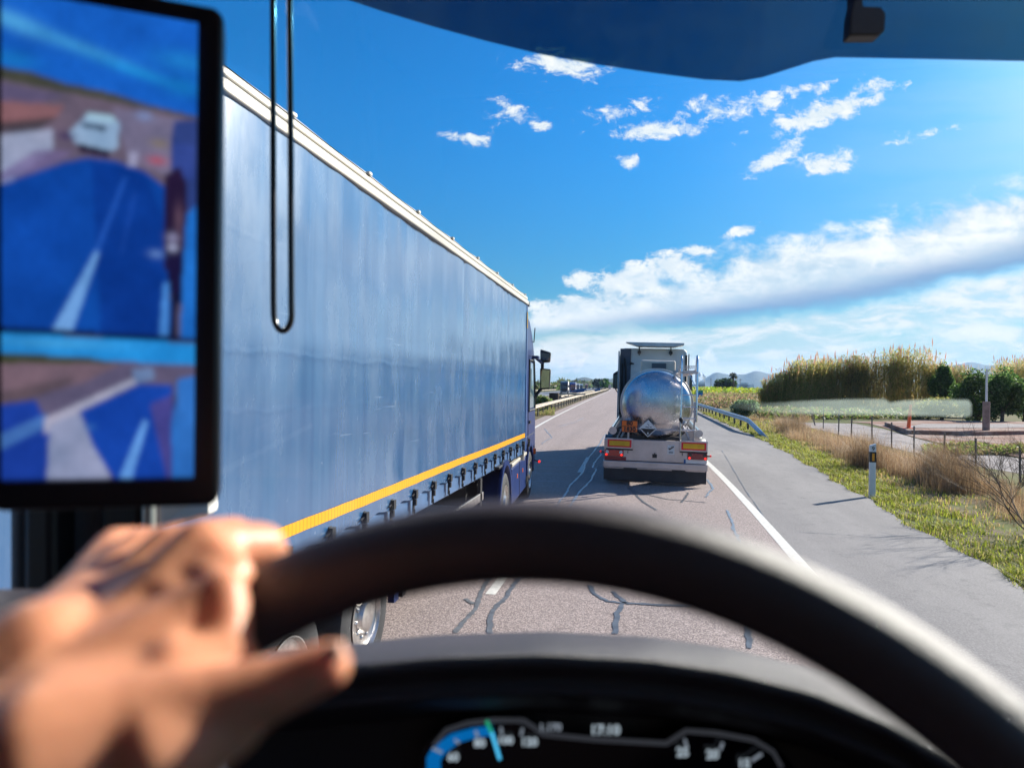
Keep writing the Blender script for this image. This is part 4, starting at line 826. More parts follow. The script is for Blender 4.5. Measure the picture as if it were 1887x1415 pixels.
def blue_lorry():
    T = empty('curtain_side_truck', (-3.5, 6, 0), 'large blue curtain-sided lorry running close on our left with a yellow stripe', 'articulated lorry')
    X0 = -2.25; yF, yB = 13.02, -.58
    cm = curtain_mat()
    def dsp(y, z):
        d = .003 * math.sin(y * 9.7 + math.sin(z * 1.3)) + .010 * math.sin(y * 1.3 + z * .6) + .001 * math.sin(y * 23.0)
        for (a, b_, r_, k) in dents: d += k * math.exp(-((y - a) ** 2 + ((z - b_) * 1.3) ** 2) / r_ ** 2)
        return d - .012 * math.exp(-((y - 8.35) / .05) ** 2) - .012 * math.exp(-((y - 11.2) / .05) ** 2) + .006 * math.exp(-((z - 2.72) / .04) ** 2)
    dents = [(random.uniform(2.5, 12.5), random.uniform(1.7, 3.8), random.uniform(.08, .35), random.uniform(-.014, .009)) for _ in range(24)]
    def zb(y): k = (y % .62) / .62; return 1.335 - .035 * math.sin(PI * k)
    mb = MB(); rows = []; ysr = np.arange(yB, yF + .001, .062)
    for fz in list(np.linspace(0, 1, 30)):
        rows.append([(X0 + dsp(y, zb(y) + (4.0 - zb(y)) * fz) * min(1, fz * 8 + .15), y, zb(y) + (4.0 - zb(y)) * fz) for y in ysr])
    mb.grid(rows); mb.build('side_curtain', cm, T, smooth=180)
    mb = MB(); mb.grid([[(X0 + .004 + dsp(y, z) * .8, y, z + .012 * math.sin(y * 1.7) * 0) for y in ysr if y > yB] for z in (1.448, 1.53)]); mb.build('yellow_stripe', stripe_mat(), T, smooth=180)
    mb = MB(); mb.b2((X0 - .02, yB, 4.0), (X0 + .03, yF, 4.075)); mb.build('roof_rail', M['rail_white'], T, bevel=.012)
    mb = MB(); mb.b2((X0 - .02, yB, 4.095), (X0 + .008, yF, 4.15)); mb.build('roof_rail', M['rail_white'], T, bevel=.015)
    mb = MB(); rows = []
    for y in np.arange(yB, yF + .1, .31):
        rows.append([(X0 + .01, y, 4.15), (X0 - .03, y, 4.185 + .006 * math.sin(y * 5)), (X0 - .4, y, 4.20), (-3.5, y, 4.22), (-4.75, y, 4.15)])
    mb.grid(rows); mb.build('roof', M['rail_white'], T, smooth=60)
    mb = MB()
    for y in np.arange(.3, yF, 1.24): mb.box((X0 + .012, y, 4.165), (.03, .06, .02))
    mb.build('roof_clip', M['rail_white'], T)
    mb = MB(); mb.b2((-4.75, yF - .04, 1.0), (X0 - .02, yF, 4.15)); mb.build('front_wall', M['rail_white'], T)
    mb = MB(); mb.b2((-4.75, yB - .04, 1.0), (X0 - .02, yB, 4.15)); mb.build('rear_door', M['rail_white'], T)
    mb = MB(); mb.b2((X0 - .035, yF - .06, 1.2), (X0 + .012, yF + .02, 4.08)); fp_ = mb.build('corner_post', mat('corner_blue', (.04, .10, .24), .4), T, bevel=.012)
    mb = MB(); mb.b2((X0 + .012, yF - .055, 3.55), (X0 + .018, yF - .02, 3.86)); mb.build('amber_marker_strip', M['yellow_reflect'], fp_)
    mb = MB(); mb.b2((X0 - .1, yF + .02, 3.98), (X0 + .03, yF + .10, 4.06)); mb.build('corner_lamp', M['black'], fp_)
    mb = MB(); mb.b2((-4.7, yB, 1.12), (X0 - .03, yF, 1.32)); mb.build('floor_frame', mat('side_rave_blue', (.10, .19, .36), .32, .35, var=.1), T, bevel=.02)
    mb = MB(); mb.b2((-4.1, yB, .85), (-3.98, yF - 1, 1.12)); mb.b2((-3.0, yB, .85), (-2.9, yF - 1, 1.12)); mb.build('chassis_beam', M['truck_blue'], T)
    for k in range(22):
        y = .31 + .62 * k
        mb = MB(); mb.b2((X0 - .005, y - .022, 1.16), (X0 + .008, y + .022, 1.40)); mb.box((X0 + .022, y, 1.35), (.035, .055, .085)); mb.box((X0 + .02, y - .01, 1.27), (.03, .035, .06)); mb.tube([(X0 + .02, y - .02, 1.36), (X0 + .02, y - .10, 1.345)], .007, 5); mb.tube([(X0 + .012, y, 1.2), (X0 + .01, y, 1.14), (X0 - .02, y + .01, 1.13)], .008, 5)
        mb.build('buckle_strap', M['black'], T)
    for y in (5.42, 4.11, 2.80): wheel(T, X0 - .02, y, .48, .49, .36, 1)
    for y in (5.42, 4.11, 2.80):
        mb = MB(); mb.tube([(-4.6, y, .48), (X0 - .3, y, .48)], .07, 10); mb.build('axle', M['black'], T)
    for z in (.55, .85): mb = MB(); mb.b2((X0 - .04, 6.6, z - .06), (X0 - .01, 9.6, z + .06)); mb.build('side_guard', M['alloy'], T, bevel=.01)
    mb = MB(); mb.b2((X0 - .06, 6.0, .42), (X0 + .0, 6.12, 1.12)); mb.build('guard_bracket', M['truck_blue'], T)
    mb = MB(); mb.b2((X0 - .05, 6.25, .40), (X0 - .01, 6.34, 1.12)); mb.b2((X0 - .05, 9.4, .45), (X0 - .01, 9.5, 1.12)); mb.build('guard_bracket', M['black'], T)
    # tractor, already swinging into the bend
    Q = Matrix.Translation((-3.5, 11.6, 0)) @ Matrix.Rotation(math.radians(3.4), 4, 'Z') @ Matrix.Translation((3.5, -11.6, 0))
    XS = -2.26; tb = M['truck_blue']
    def tw(y, z=.5):
        w = wheel(T, XS, y, z, .5, .32, 1)
        for o in [w] + [q for q in bpy.data.objects if q.parent == w]: o.data.transform(Q)
    tw(10.95); tw(14.72)
    mb = MB(); side = [(13.45, 1.0), (13.45, 3.95), (13.9, 3.95), (14.6, 3.86), (15.3, 3.5), (15.75, 3.05), (16.0, 2.2), (16.1, 1.2), (16.1, .55), (15.35, .55), (15.30, .95), (15.05, 1.14), (14.72, 1.2), (14.38, 1.14), (14.14, .95), (14.08, .6), (13.9, .6), (13.9, 1.0)]
    mb.prism([(XS - .03, a, b) for a, b in side], (-2.44, 0, 0)); mb.xf(Q).build('cab', tb, T, bevel=.05, seg=3)
    mb = MB(); mb.prism([(XS - .045, a, b) for a, b in ((13.35, 1.05), (13.35, 3.8), (13.47, 3.8), (13.47, 1.05))], (.03, 0, 0)); mb.xf(Q).build('side_deflector', tb, T, bevel=.008)
    # door with window and its seams
    mb = MB(); mb.prism([(XS - .034, a, b) for a, b in ((14.55, 1.95), (15.72, 1.95), (15.66, 2.45), (15.45, 2.95), (14.55, 2.95))], (.012, 0, 0)); wd = mb.xf(Q).build('door_window', M['glass_light'], T)
    mb = MB(); wf = [(14.50, 1.9), (15.78, 1.9), (15.70, 2.5), (15.48, 3.0), (14.50, 3.0), (14.50, 1.9)]
    mb.tube([(XS - .02, a, b) for a, b in wf], .025, 8); mb.xf(Q).build('window_frame', M['black'], wd)
    mb = MB(); mb.tube([(XS - .028, 14.48, 1.2), (XS - .028, 14.48, 3.1), (XS - .028, 15.4, 3.1)], .006, 6); mb.tube([(XS - .028, 13.5, 1.35), (XS - .028, 16.0, 1.35)], .006, 6); mb.xf(Q).build('door_seam', M['black'], T)
    mb = MB(); mb.b2((XS - .03, 14.6, 1.62), (XS + .0, 14.84, 1.68)); mb.xf(Q).build('door_handle', M['black'], T)
    mb = MB(); mb.b2((XS - .04, 15.15, 3.06), (XS + .10, 15.55, 3.12)); mb.tube([(XS, 15.5, 3.1), (XS + .13, 15.9, 2.98)], .035, 8); mb.xf(Q).build('mirror_arm', tb, T, smooth=60)
    for (z0, z1, nm) in ((2.98, 3.25, 'wide'), (2.36, 2.86, 'main')):
        mb = MB(); mb.prism([(XS + .08, 15.9, z0), (XS + .32, 15.86, z0 + .02), (XS + .34, 15.86, z1 - .02), (XS + .08, 15.9, z1 + (.06 if nm == 'wide' else 0))], (0, .13, 0)); o = mb.xf(Q).build('mirror', mat('mirror_shell', (.05, .045, .035), .4), T, bevel=.03)
        mb = MB(); mb.prism([(XS + .10, 15.885, z0 + .03), (XS + .305, 15.85, z0 + .04), (XS + .315, 15.85, z1 - .05), (XS + .10, 15.885, z1 - .03)], (0, -.008, 0)); mb.xf(Q).build('mirror_glass', mat('mirror_reflect', (.5, .38, .2), .03, 1.0), o)
    mb = MB(); mb.b2((XS + .1, 15.9, 2.8), (XS + .17, 15.98, 3.02)); mb.tube([(XS + .14, 15.95, 2.4), (XS + .02, 15.9, 2.26), (XS - .06, 15.88, 2.1)], [.035, .04, .05], 8); mb.xf(Q).build('mirror_bracket', M['black'], T, smooth=60)
    mb = MB(); mb.tube([(XS - .05, 15.2, 3.45), (XS + .0, 15.2, 3.42), (XS + .02, 15.2, 3.75)], .012, 6); mb.xf(Q).build('antenna', M['black'], T)
    # fenders
    for (yc, r0, zc, a0, a1) in ((10.95, .60, .52, .1, PI - .1), (14.72, .60, .52, .05, PI - .05)):
        rows = []
        for (xx, rr) in ((XS - .35, r0), (XS - .02, r0), (XS + .01, r0 + .01), (XS + .01, r0 + .09), (XS - .04, r0 + .10)):
            rows.append([(xx, yc + rr * math.cos(a), zc + rr * math.sin(a)) for a in np.linspace(a0, a1, 20)])
        mb = MB(); mb.grid(rows); mb.xf(Q).build('fender', tb, T, smooth=50, solid=.008)
    mb = MB(); mb.b2((XS - .5, 10.35, 1.13), (XS - .02, 11.5, 1.17)); mb.xf(Q).build('fender_top', M['black'], T, bevel=.01)
    mb = MB(); mb.b2((XS - .42, 11.72, .32), (XS + .0, 13.95, 1.0)); sk = mb.xf(Q).build('side_skirt', tb, T, bevel=.04)
    mb = MB(); mb.b2((XS - .07, 11.70, 1.0), (XS + .012, 13.97, 1.07)); mb.xf(Q).build('skirt_top', M['rail_white'], T, bevel=.02)
    mb = MB(); mb.b2((XS - .002, 12.8, .36), (XS + .006, 12.81, .98)); mb.xf(Q).build('skirt_seam', M['black'], sk)
    for y in (12.45, 13.3): mb = MB(); mb.b2((XS - .002, y - .03, .72), (XS + .008, y + .03, .80)); mb.xf(Q).build('side_reflector', M['orange_lens'], sk)
    mb = MB()
    for k in range(9): mb.b2((XS - .8, 11.75 + k * .2, 1.09), (XS - .1, 11.86 + k * .2, 1.13))
    for k in range(4): mb.tube([(XS - .3 - k * .1, 12.2 + .3 * k, 1.15), (XS - .4, 12.8, 1.32 + .03 * k), (XS - .6, 13.4, 1.5)], .025, 6)
    mb.xf(Q).build('catwalk', M['trim_grey'], T)
    mb = MB(); mb.b2((XS - .01, 15.42, .88), (XS + .05, 15.52, 1.0)); mb.xf(Q).build('side_indicator', M['orange_lens'], T)
    mb = MB(); mb.tube([(XS - .05, 15.5, .75), (XS + .12, 15.5, .70)], .015, 6); o = mb.xf(Q).build('marker_arm', M['black'], T)
    mb = MB(); mb.lathe([(0, .03), (.03, .03), (.04, .012)], (XS + .13, 15.52, .70), (0, -1, 0), 14); mb.xf(Q).build('marker_lamp', M['red_glow'], o)
    for (z, w) in ((.62, .1), (.9, .1)): 
        mb = MB(); mb.b2((XS - .3, 15.36, z - .14), (XS + .0, 15.62, z - .08)); mb.xf(Q).build('cab_step', M['black'], T, bevel=.01)
    mb = MB(); mb.b2((-4.3, 10.3, .55), (-2.8, 15.5, .95)); mb.xf(Q).build('tractor_frame', M['black'], T)
    return T
blue_lorry()

# ------------------------------------------------------------------ oncoming traffic and far vehicles
def far_truck(loc, head, cabc, boxc, label, L=12, h=4.0, w=2.5, group='lorries queueing on the oncoming road', back=False, curtain=None):
    """faces -y (towards us) unless back"""
    T = empty('oncoming_truck' if not back else 'receding_truck', (0, 0, 0), label, 'lorry', group); d = 1
    cabm = mat('cab_paint', cabc, .35, var=.08, coat=.5); bm = mat('box_paint', boxc, .5, var=.06)
    if not back:
        mb = MB(); mb.prism([(-w / 2, 0, .4), (-w / 2, -.05, 1.6), (-w / 2, .12, 2.9), (-w / 2, .5, h - .25), (-w / 2, 2.1, h - .12), (-w / 2, 2.1, .4)], (w, 0, 0)); mb.build('cab', cabm, T, bevel=.08)
        mb = MB(); mb.prism([(-w * .45, -.045, 1.75), (-w * .45, .085, 2.8), (w * .45, .085, 2.8), (w * .45, -.045, 1.75)], (0, -.02, 0)); mb.build('windscreen', M['glass_dark'], T)
        mb = MB(); mb.b2((-w * .36, -.09, .8), (w * .36, -.045, 1.55)); mb.build('grille', M['black'], T, bevel=.02)
        mb = MB(); mb.b2((-w * .46, -.14, 2.78), (w * .46, .06, 2.95)); mb.build('sun_visor', M['black'], T, bevel=.02)
        mb = MB(); mb.b2((-w / 2, -.12, .3), (w / 2, .1, .75)); mb.build('bumper', cabm, T, bevel=.04)
        for s_ in (-1, 1):
            mb = MB(); mb.b2((s_ * w * .40 - .2, -.14, .5), (s_ * w * .40 + .2, -.10, .7)); mb.build('headlight', M['white'], T)
            mb = MB(); mb.b2((s_ * (w / 2 + .2) - .12, .2, 1.9), (s_ * (w / 2 + .2) + .12, .35, 2.7)); mb.build('mirror', M['black'], T, bevel=.03)
        by = 2.6
    else: by = 0
    mb = MB(); mb.b2((-w / 2, by, 1.05), (w / 2, by + L, h)); mb.build('trailer_box', bm, T, bevel=.03)
    mb = MB(); mb.b2((-w * .4, by, .7), (w * .4, by + L, 1.04)); mb.build('chassis', M['black'], T)
    if back:
        mb = MB(); mb.b2((-w * .48, -.04, .45), (w * .48, -.004, 1.0)); mb.build('rear_bumper', mat('brown_red', (.16, .05, .05), .5), T)
    for s_ in (-1, 1):
        for yy_ in ((1.4, 5.2) if not back else ()) + (by + L * .62, by + L * .74, by + L * .86) if not back else (1.5, 2.8, 4.1):
            mb = MB(); mb.lathe([(-.3, .25), (-.3, .5), (0, .5), (.0, .28), (-.06, .1)], (s_ * w / 2, yy_, .5), (s_, 0, 0), 16); mb.build('wheel', M['tyre'], T, smooth=40)
    T.location = loc; T.rotation_euler = (0, 0, head); return T
def far_car(loc, head, c_, label, group='cars on the oncoming road'):
    T = empty('oncoming_car', (0, 0, 0), label, 'car', group); cm = mat('car_paint', c_, .3, .3, var=.05, coat=.7)
    mb = MB(); mb.prism([(-.88, a, b) for a, b in ((0, .35), (-.02, .65), (.1, .78), (1.0, .93), (1.2, .95), (3.5, 1.0), (4.25, .95), (4.3, .4))], (1.76, 0, 0)); mb.build('body', cm, T, bevel=.09)
    mb = MB(); mb.prism([(-.74, a, b) for a, b in ((1.0, .93), (1.75, 1.42), (3.2, 1.45), (4.0, .98))], (1.48, 0, 0)); mb.build('cabin', M['glass_dark'], T, bevel=.07)
    mb = MB(); mb.b2((-.66, 1.75, 1.43), (.66, 3.2, 1.475)); mb.build('roof', cm, T, bevel=.02)
    for s_ in (-1, 1):
        mb = MB(); mb.b2((s_ * .62 - .2, -.04, .62), (s_ * .62 + .2, .06, .76)); mb.build('headlight', M['white'], T, bevel=.02)
        for y in (.85, 3.45): mb = MB(); mb.lathe([(-.2, .15), (-.2, .32), (.01, .32), (.01, .2), (-.03, .05)], (s_ * .88, y, .32), (s_, 0, 0), 14); mb.build('wheel', M['tyre'], T, smooth=40)
    mb = MB(); mb.b2((-.5, -.03, .42), (.5, .03, .6)); mb.build('grille', M['black'], T)
    T.location = loc; T.rotation_euler = (0, 0, head); return T
def on(px, dist): p = atY(px, 712, dist); return (p[0], p[1], 0)
hd = math.radians(5)
far_truck(on(1039.5, 222), hd, (.06, .075, .11), (.70, .68, .66), 'nearest oncoming lorry with a dark cab and white trailer')
far_truck(on(1055.3, 275), hd, (.03, .10, .32), (.60, .62, .66), 'oncoming lorry with a bright blue cab behind the dark one', h=4.0)
far_truck(on(1063.8, 390), hd, (.65, .65, .65), (.7, .7, .7), 'white oncoming lorry behind the blue cab', h=4.0)
far_truck(on(1071, 480), hd, (.6, .6, .62), (.72, .7, .68), 'small pale oncoming lorry above the near silver car')
far_truck(on(1080.5, 600), hd, (.55, .2, .15), (.75, .73, .70), 'farthest oncoming lorry of the queue', h=4.2)
far_truck(on(1036.5, 640), hd, (.5, .5, .5), (.8, .78, .76), 'long pale lorry behind the dark nearest one', h=3.8)
far_truck(on(1122.5, 560), math.radians(3), (.5, .3, .3), (.62, .50, .50), 'pinkish grey trailer driving away ahead of the tanker', group='lorries ahead', back=True, h=4.1)
for (px, dd, c_, lab) in ((1072, 250, (.55, .6, .66), 'silver car beside the blue and white oncoming lorries'), (1086, 430, (.7, .7, .7), 'white car behind the silver oncoming car'), (1093, 520, (.05, .06, .1), 'dark car amid the pale cars under the hill'),
        (1100, 480, (.6, .62, .65), 'pale grey car under the far dark tree'), (1108, 560, (.7, .7, .72), 'last white car left of the bright green tree'), (1078, 330, (.10, .14, .3), 'dark blue car behind the silver oncoming car'), (1097, 640, (.75, .75, .75), 'tiny white car on the crest of the oncoming road')):
    far_car(on(px, dd), hd, c_, lab)

# ------------------------------------------------------------------ our own cab
CAB = empty('truck_cab', (0, .4, 1.2), 'dark interior of the lorry cab we look out of with binnacle and tinted visor', 'truck cab')
def yc_(x): return float(np.interp(x, [-200, 300, 500, 640, 800, 1000, 1200, 1350, 1500, 1640, 1750, 1850, 2100], [1300, 1225, 1200, 1186, 1170, 1163, 1173, 1195, 1232, 1290, 1360, 1450, 1800]))
mb = MB(); rows = []; xsr = list(range(420, 1960, 28))
def xsc(x, d, d0=.60): return x
for (dy, dep) in ((160, .86), (28, .80), (6, .74), (0, .68), (6, .60), (18, .545), (30, .52), (40, .508)):
    rows.append([W(x, yc_(x) + dy, dep) for x in xsr])
mb.grid(rows); mb.build('binnacle_hood', M['dash'], CAB, smooth=180)
mb = MB(); rows = []
for (dy, dep) in ((40, .508), (52, .503), (66, .505), (80, .52), (92, .522), (104, .515), (116, .515), (122, .53), (130, .60), (150, .66)):
    rows.append([W(x, yc_(x) + dy, dep) for x in xsr])
mb.grid(rows); mb.build('hood_lip', M['dash'], CAB, smooth=180)
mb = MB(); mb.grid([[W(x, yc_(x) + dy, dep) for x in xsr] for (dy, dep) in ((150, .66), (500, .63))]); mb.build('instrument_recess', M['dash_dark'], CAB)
# dashboard body left and right of the binnacle, floor, roof, walls
mb = MB(); rows = []
for x in (-1.0, -.6, -.3, 0, .4, .8, 1.2, 1.7):
    rows.append([(x, 1.12, 1.80), (x, 1.05, 1.90), (x, .85, 1.955), (x, .66, 1.94), (x, .60, 1.86), (x, .58, 1.5), (x, .55, 1.1)])
mb.grid(rows); mb.build('dashboard', M['dash'], CAB, smooth=60)
mb = MB(); mb.b2((-.95, -.9, 3.32), (1.7, .98, 3.36)); mb.build('roof_lining', mat('headlining', (.50, .42, .38), .9), CAB)
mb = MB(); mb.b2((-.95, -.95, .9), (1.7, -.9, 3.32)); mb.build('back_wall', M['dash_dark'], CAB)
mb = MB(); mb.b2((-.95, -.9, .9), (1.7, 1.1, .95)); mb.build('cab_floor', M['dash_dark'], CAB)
mb = MB(); mb.b2((-.95, -.9, .95), (-.88, 1.1, 2.02)); mb.b2((-.95, -.9, 2.02), (-.88, -.05, 3.32)); mb.b2((-.95, -.05, 3.1), (-.88, 1.0, 3.32)); mb.build('left_door', M['dash'], CAB, bevel=.01)
mb = MB(); mb.b2((1.63, -.9, .95), (1.7, 1.1, 1.95)); mb.build('right_door', M['dash'], CAB)
mb = MB(); mb.b2((-1.0, 1.14, .9), (1.75, 1.22, 1.9)); mb.b2((-1.0, 1.10, .45), (1.75, 1.3, .9)); mb.build('front_panel', mat('own_cab_paint', (.03, .04, .09), .3, coat=.6), CAB, bevel=.03)
# left A-pillar seen below the monitor
def pillar(px0, px1, dep, m, name, t=.05, y0=1330, y1=-500):
    mb = MB(); a = W(px0, y0, dep); b = W(px1, y0, dep); c_ = W(px1 , y1, dep); d = W(px0, y1, dep); mb.prism([a, b, c_, d], tuple(-CR[:, 2] * t)); mb.build(name, m, CAB, bevel=.008)
pillar(14, 46, .80, M['trim_grey'], 'door_frame'); pillar(40, 97, .78, M['black_plastic'], 'window_seal'); pillar(95, 186, .82, mat('pillar_trim', (.20, .22, .24), .5), 'pillar_trim'); pillar(183, 262, .80, M['black_plastic'], 'pillar')
mb = MB(); mb.tube([W(275, 1330, .80), W(274, 700, .80)], .008, 10); mb.build('grab_handle', mat('brushed_alloy', (.6, .62, .6), .3, .9), CAB, smooth=60)
mb = MB(); mb.prism([W(288, 975, 1.3), W(385, 950, 1.3), W(385, 900, 1.3), W(288, 900, 1.3), W(60, 890, 1.15), W(60, 985, 1.15)], tuple(-CR[:, 2] * .05)); mb.build('outside_camera_arm', M['white'], CAB, bevel=.01)
mb = MB(); mb.grid([[W(x, y, d) for x in (-260, -60, 60, 150, 260)] for (y, d) in ((1085, .62), (1105, .55), (1180, .50), (1400, .48))]); mb.build('door_sill', M['dash'], CAB, smooth=180)
# windscreen pane
pane = glassy('windscreen_glass', (.97, .985, .975), refl=.75)
mb = MB(); mb.add([(-.92, 1.12, 1.86), (1.68, 1.12, 1.86), (1.68, .98, 3.32), (-.92, .98, 3.32)], [(0, 1, 2, 3)]); mb.build('windscreen', pane, CAB)
# windscreen reflection painted as a pale greenish translucent strip, low on the right
fm = bpy.data.materials.new('reflection_film'); fm.use_nodes = True; n_ = fm.node_tree; b = NB(n_); n_.nodes.clear(); co = b.n('ShaderNodeTexCoord').outputs['Object']
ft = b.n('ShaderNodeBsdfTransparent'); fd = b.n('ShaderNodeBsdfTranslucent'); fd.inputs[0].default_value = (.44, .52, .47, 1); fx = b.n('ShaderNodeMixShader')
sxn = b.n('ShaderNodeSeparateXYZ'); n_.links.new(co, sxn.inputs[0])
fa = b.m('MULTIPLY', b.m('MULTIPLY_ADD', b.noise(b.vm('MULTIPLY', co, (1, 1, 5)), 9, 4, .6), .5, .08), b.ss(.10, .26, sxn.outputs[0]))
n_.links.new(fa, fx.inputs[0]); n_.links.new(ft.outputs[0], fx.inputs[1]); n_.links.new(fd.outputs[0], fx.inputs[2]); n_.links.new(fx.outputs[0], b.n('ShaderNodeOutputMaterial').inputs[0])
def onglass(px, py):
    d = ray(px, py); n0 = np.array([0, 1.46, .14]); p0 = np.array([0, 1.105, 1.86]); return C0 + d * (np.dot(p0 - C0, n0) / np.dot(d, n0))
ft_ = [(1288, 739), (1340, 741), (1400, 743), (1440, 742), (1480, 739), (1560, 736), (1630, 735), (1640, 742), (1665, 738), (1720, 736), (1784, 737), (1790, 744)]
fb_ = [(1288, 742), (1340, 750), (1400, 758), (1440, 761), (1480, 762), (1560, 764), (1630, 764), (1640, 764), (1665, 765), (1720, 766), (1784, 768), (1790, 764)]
mb = MB(); mb.grid([[onglass(*p) for p in ft_], [onglass(*p) for p in fb_]]); mb.build('painted_reflection', fm, CAB)
# exterior sun visor of tinted acrylic
vis = glassy('visor_acrylic', (.18, .33, .40), refl=.35, dirt=.10, dirtc=(.22, .27, .29))
ve = [(560, -60), (640, 0), (700, 20), (800, 50), (900, 77), (1000, 101), (1100, 119), (1200, 134), (1300, 147), (1365, 150), (1405, 143), (1500, 113), (1540, 106), (1600, 107), (1700, 109), (1887, 113), (2070, 112), (2105, 100), (2125, 60), (2130, -60)]
def vd(x): return 1.30
mb = MB(); rows = []; xs_v = sorted(set([p[0] for p in ve] + list(range(560, 2130, 60)))); 
for k, fy in enumerate((0, .02, .25, .5, .75, 1)):
    rows.append([W(x, float(np.interp(x, [p[0] for p in ve], [p[1] for p in ve])) * (1 - fy) + fy * -330, (1.30 - .10 * fy)) for x in xs_v])
mb.grid(rows); mb.build('sun_visor', vis, CAB, smooth=180, solid=.004)
mb = MB(); mb.prism([W(a, b, 1.24) for a, b in ((1566, 66), (1622, 66), (1632, 55), (1634, 24), (1624, 12), (1592, 11), (1590, -60), (1572, -60), (1574, 0), (1568, 30))], tuple(-CR[:, 2] * .03)); mb.build('visor_bracket', M['black_plastic'], CAB, bevel=.004)

# instrument display
DD = .635
def DS(px, py, k=0): return W(px, py, DD - .001 * k)
ex_, ey_ = tuple(CR[:, 0]), tuple(CR[:, 1])
mb = MB(); mb.prism([DS(760, 1490, 2), DS(1490, 1490, 2), DS(1470, 1420, 2), DS(1430, 1370, 2), DS(1350, 1352, 2), DS(1264, 1343, 2), DS(1225, 1366, 2), DS(1000, 1352, 2), DS(965, 1325, 2), DS(880, 1322, 2), DS(820, 1340, 2), DS(780, 1375, 2)], tuple(-CR[:, 2] * .004))
disp = mb.build('instrument_display', mat('display_glass', (.006, .005, .010), .12), CAB)
def lum(name, c_, s_): return mat(name, tuple(x * .3 for x in c_), .5, emit=c_, es=s_, var=.02)
l_w = lum('display_white', (.62, .75, .85), .27); l_b = lum('display_blue', (.0, .13, .42), .42); l_g = lum('display_grey', (.13, .14, .17), .10); l_gr = lum('display_green', (.02, .5, .25), .3); l_m = lum('display_dim', (.3, .35, .42), .3)
def pl(pts, w, name, m, k=4, parent=None):
    mb = MB(); mb.tube([DS(a, b, k) for a, b in pts], w * DD / FP, 6); return mb.build(name, m, parent or disp)
pl([(800, 1372), (822, 1345), (860, 1332), (910, 1326), (965, 1327), (985, 1340), (1000, 1352), (1100, 1362), (1228, 1369), (1264, 1346), (1320, 1350), (1390, 1363), (1425, 1385), (1440, 1412)], 4.5, 'outline', l_g)
mb = MB(); o_ = [(786, 1440), (786, 1395), (796, 1378), (830, 1352), (870, 1341), (905, 1337)]; i_ = [(812, 1440), (812, 1400), (820, 1388), (845, 1368), (880, 1358), (912, 1354)]
mb.grid([[DS(a, b, 5) for a, b in o_], [DS(a, b, 5) for a, b in i_]]); mb.build('speed_arc', l_b, disp)
pl([(898, 1329), (907, 1352), (921, 1398)], 3, 'needle', lum('needle_blue', (.05, .35, .6), .8), 8); pl([(897, 1328), (905, 1348)], 3.4, 'needle_tip', l_gr, 9)
for (a, b, c_, d) in ((923, 1340, 925, 1352), (963, 1342, 960, 1354), (1262, 1362, 1266, 1376), (1332, 1368, 1327, 1381), (1404, 1388, 1385, 1401), (876, 1346, 881, 1357), (838, 1362, 846, 1369), (797, 1378, 815, 1386)): pl([(a, b), (c_, d)], 2.4, 'tick', l_m, 8)
for (a, b, tx, s_, m_) in ((835, 1395, '60', 19, l_w), (884, 1369, '80', 19, l_w), (931, 1364, '100', 18, l_w), (975, 1367, '120', 19, l_w), (1014, 1340, '1.170', 17, l_m), (1115, 1345, '17:10', 23, l_w), (1258, 1386, '25', 21, l_w), (1313, 1390, '20', 21, l_w), (1371, 1407, '15', 21, l_w)):
    text('numeral', tx, s_ * 1.08 * DD / FP, DS(a, b, 6), ex_, ey_, m_, disp, .0004)

# digital mirror monitor
TRc, BRc, TLc, BLc = W(365, 45, .52), W(357, 883, .52), W(4, -18, .478), W(4, 889, .478)
def MS(s_, t_, k=0):
    p = (BLc * (1 - s_) + BRc * s_) * (1 - t_) + (TLc * (1 - s_) + TRc * s_) * t_; return p + mon_n * k
mon_n = np.cross(BRc - BLc, TLc - BLc); mon_n /= np.linalg.norm(mon_n)
if np.dot(mon_n, C0 - BLc) < 0: mon_n = -mon_n
MON = empty('mirror_monitor', tuple(MS(.5, -.06)), 'tall black framed monitor at the left showing two rear view camera pictures', 'monitor')
def rrect(s0, s1, t0, t1, rs, rt, n=7):
    out = []
    for (cs_, ct_, a0) in ((s1 - rs, t1 - rt, 0), (s0 + rs, t1 - rt, PI / 2), (s0 + rs, t0 + rt, PI), (s1 - rs, t0 + rt, 1.5 * PI)):
        for k in range(n + 1): a = a0 + PI / 2 * k / n; out.append((cs_ + rs * math.cos(a), ct_ + rt * math.sin(a)))
    return out
mb = MB(); mb.prism([MS(a, b, -.004) for a, b in rrect(-.08, 1.145, -.062, 1.052, .075, .032)], tuple(-mon_n * .03)); mb.build('housing', mat('monitor_housing', (.014, .009, .014), .35, var=.1), MON, bevel=.004)
mb = MB(); mb.tube([MS(.25, .3, -.045), MS(.4, .3, -.12), W(225, 700, .82)], [.02, .018, .02], 10); mb.build('bracket', M['black_plastic'], MON, smooth=60)
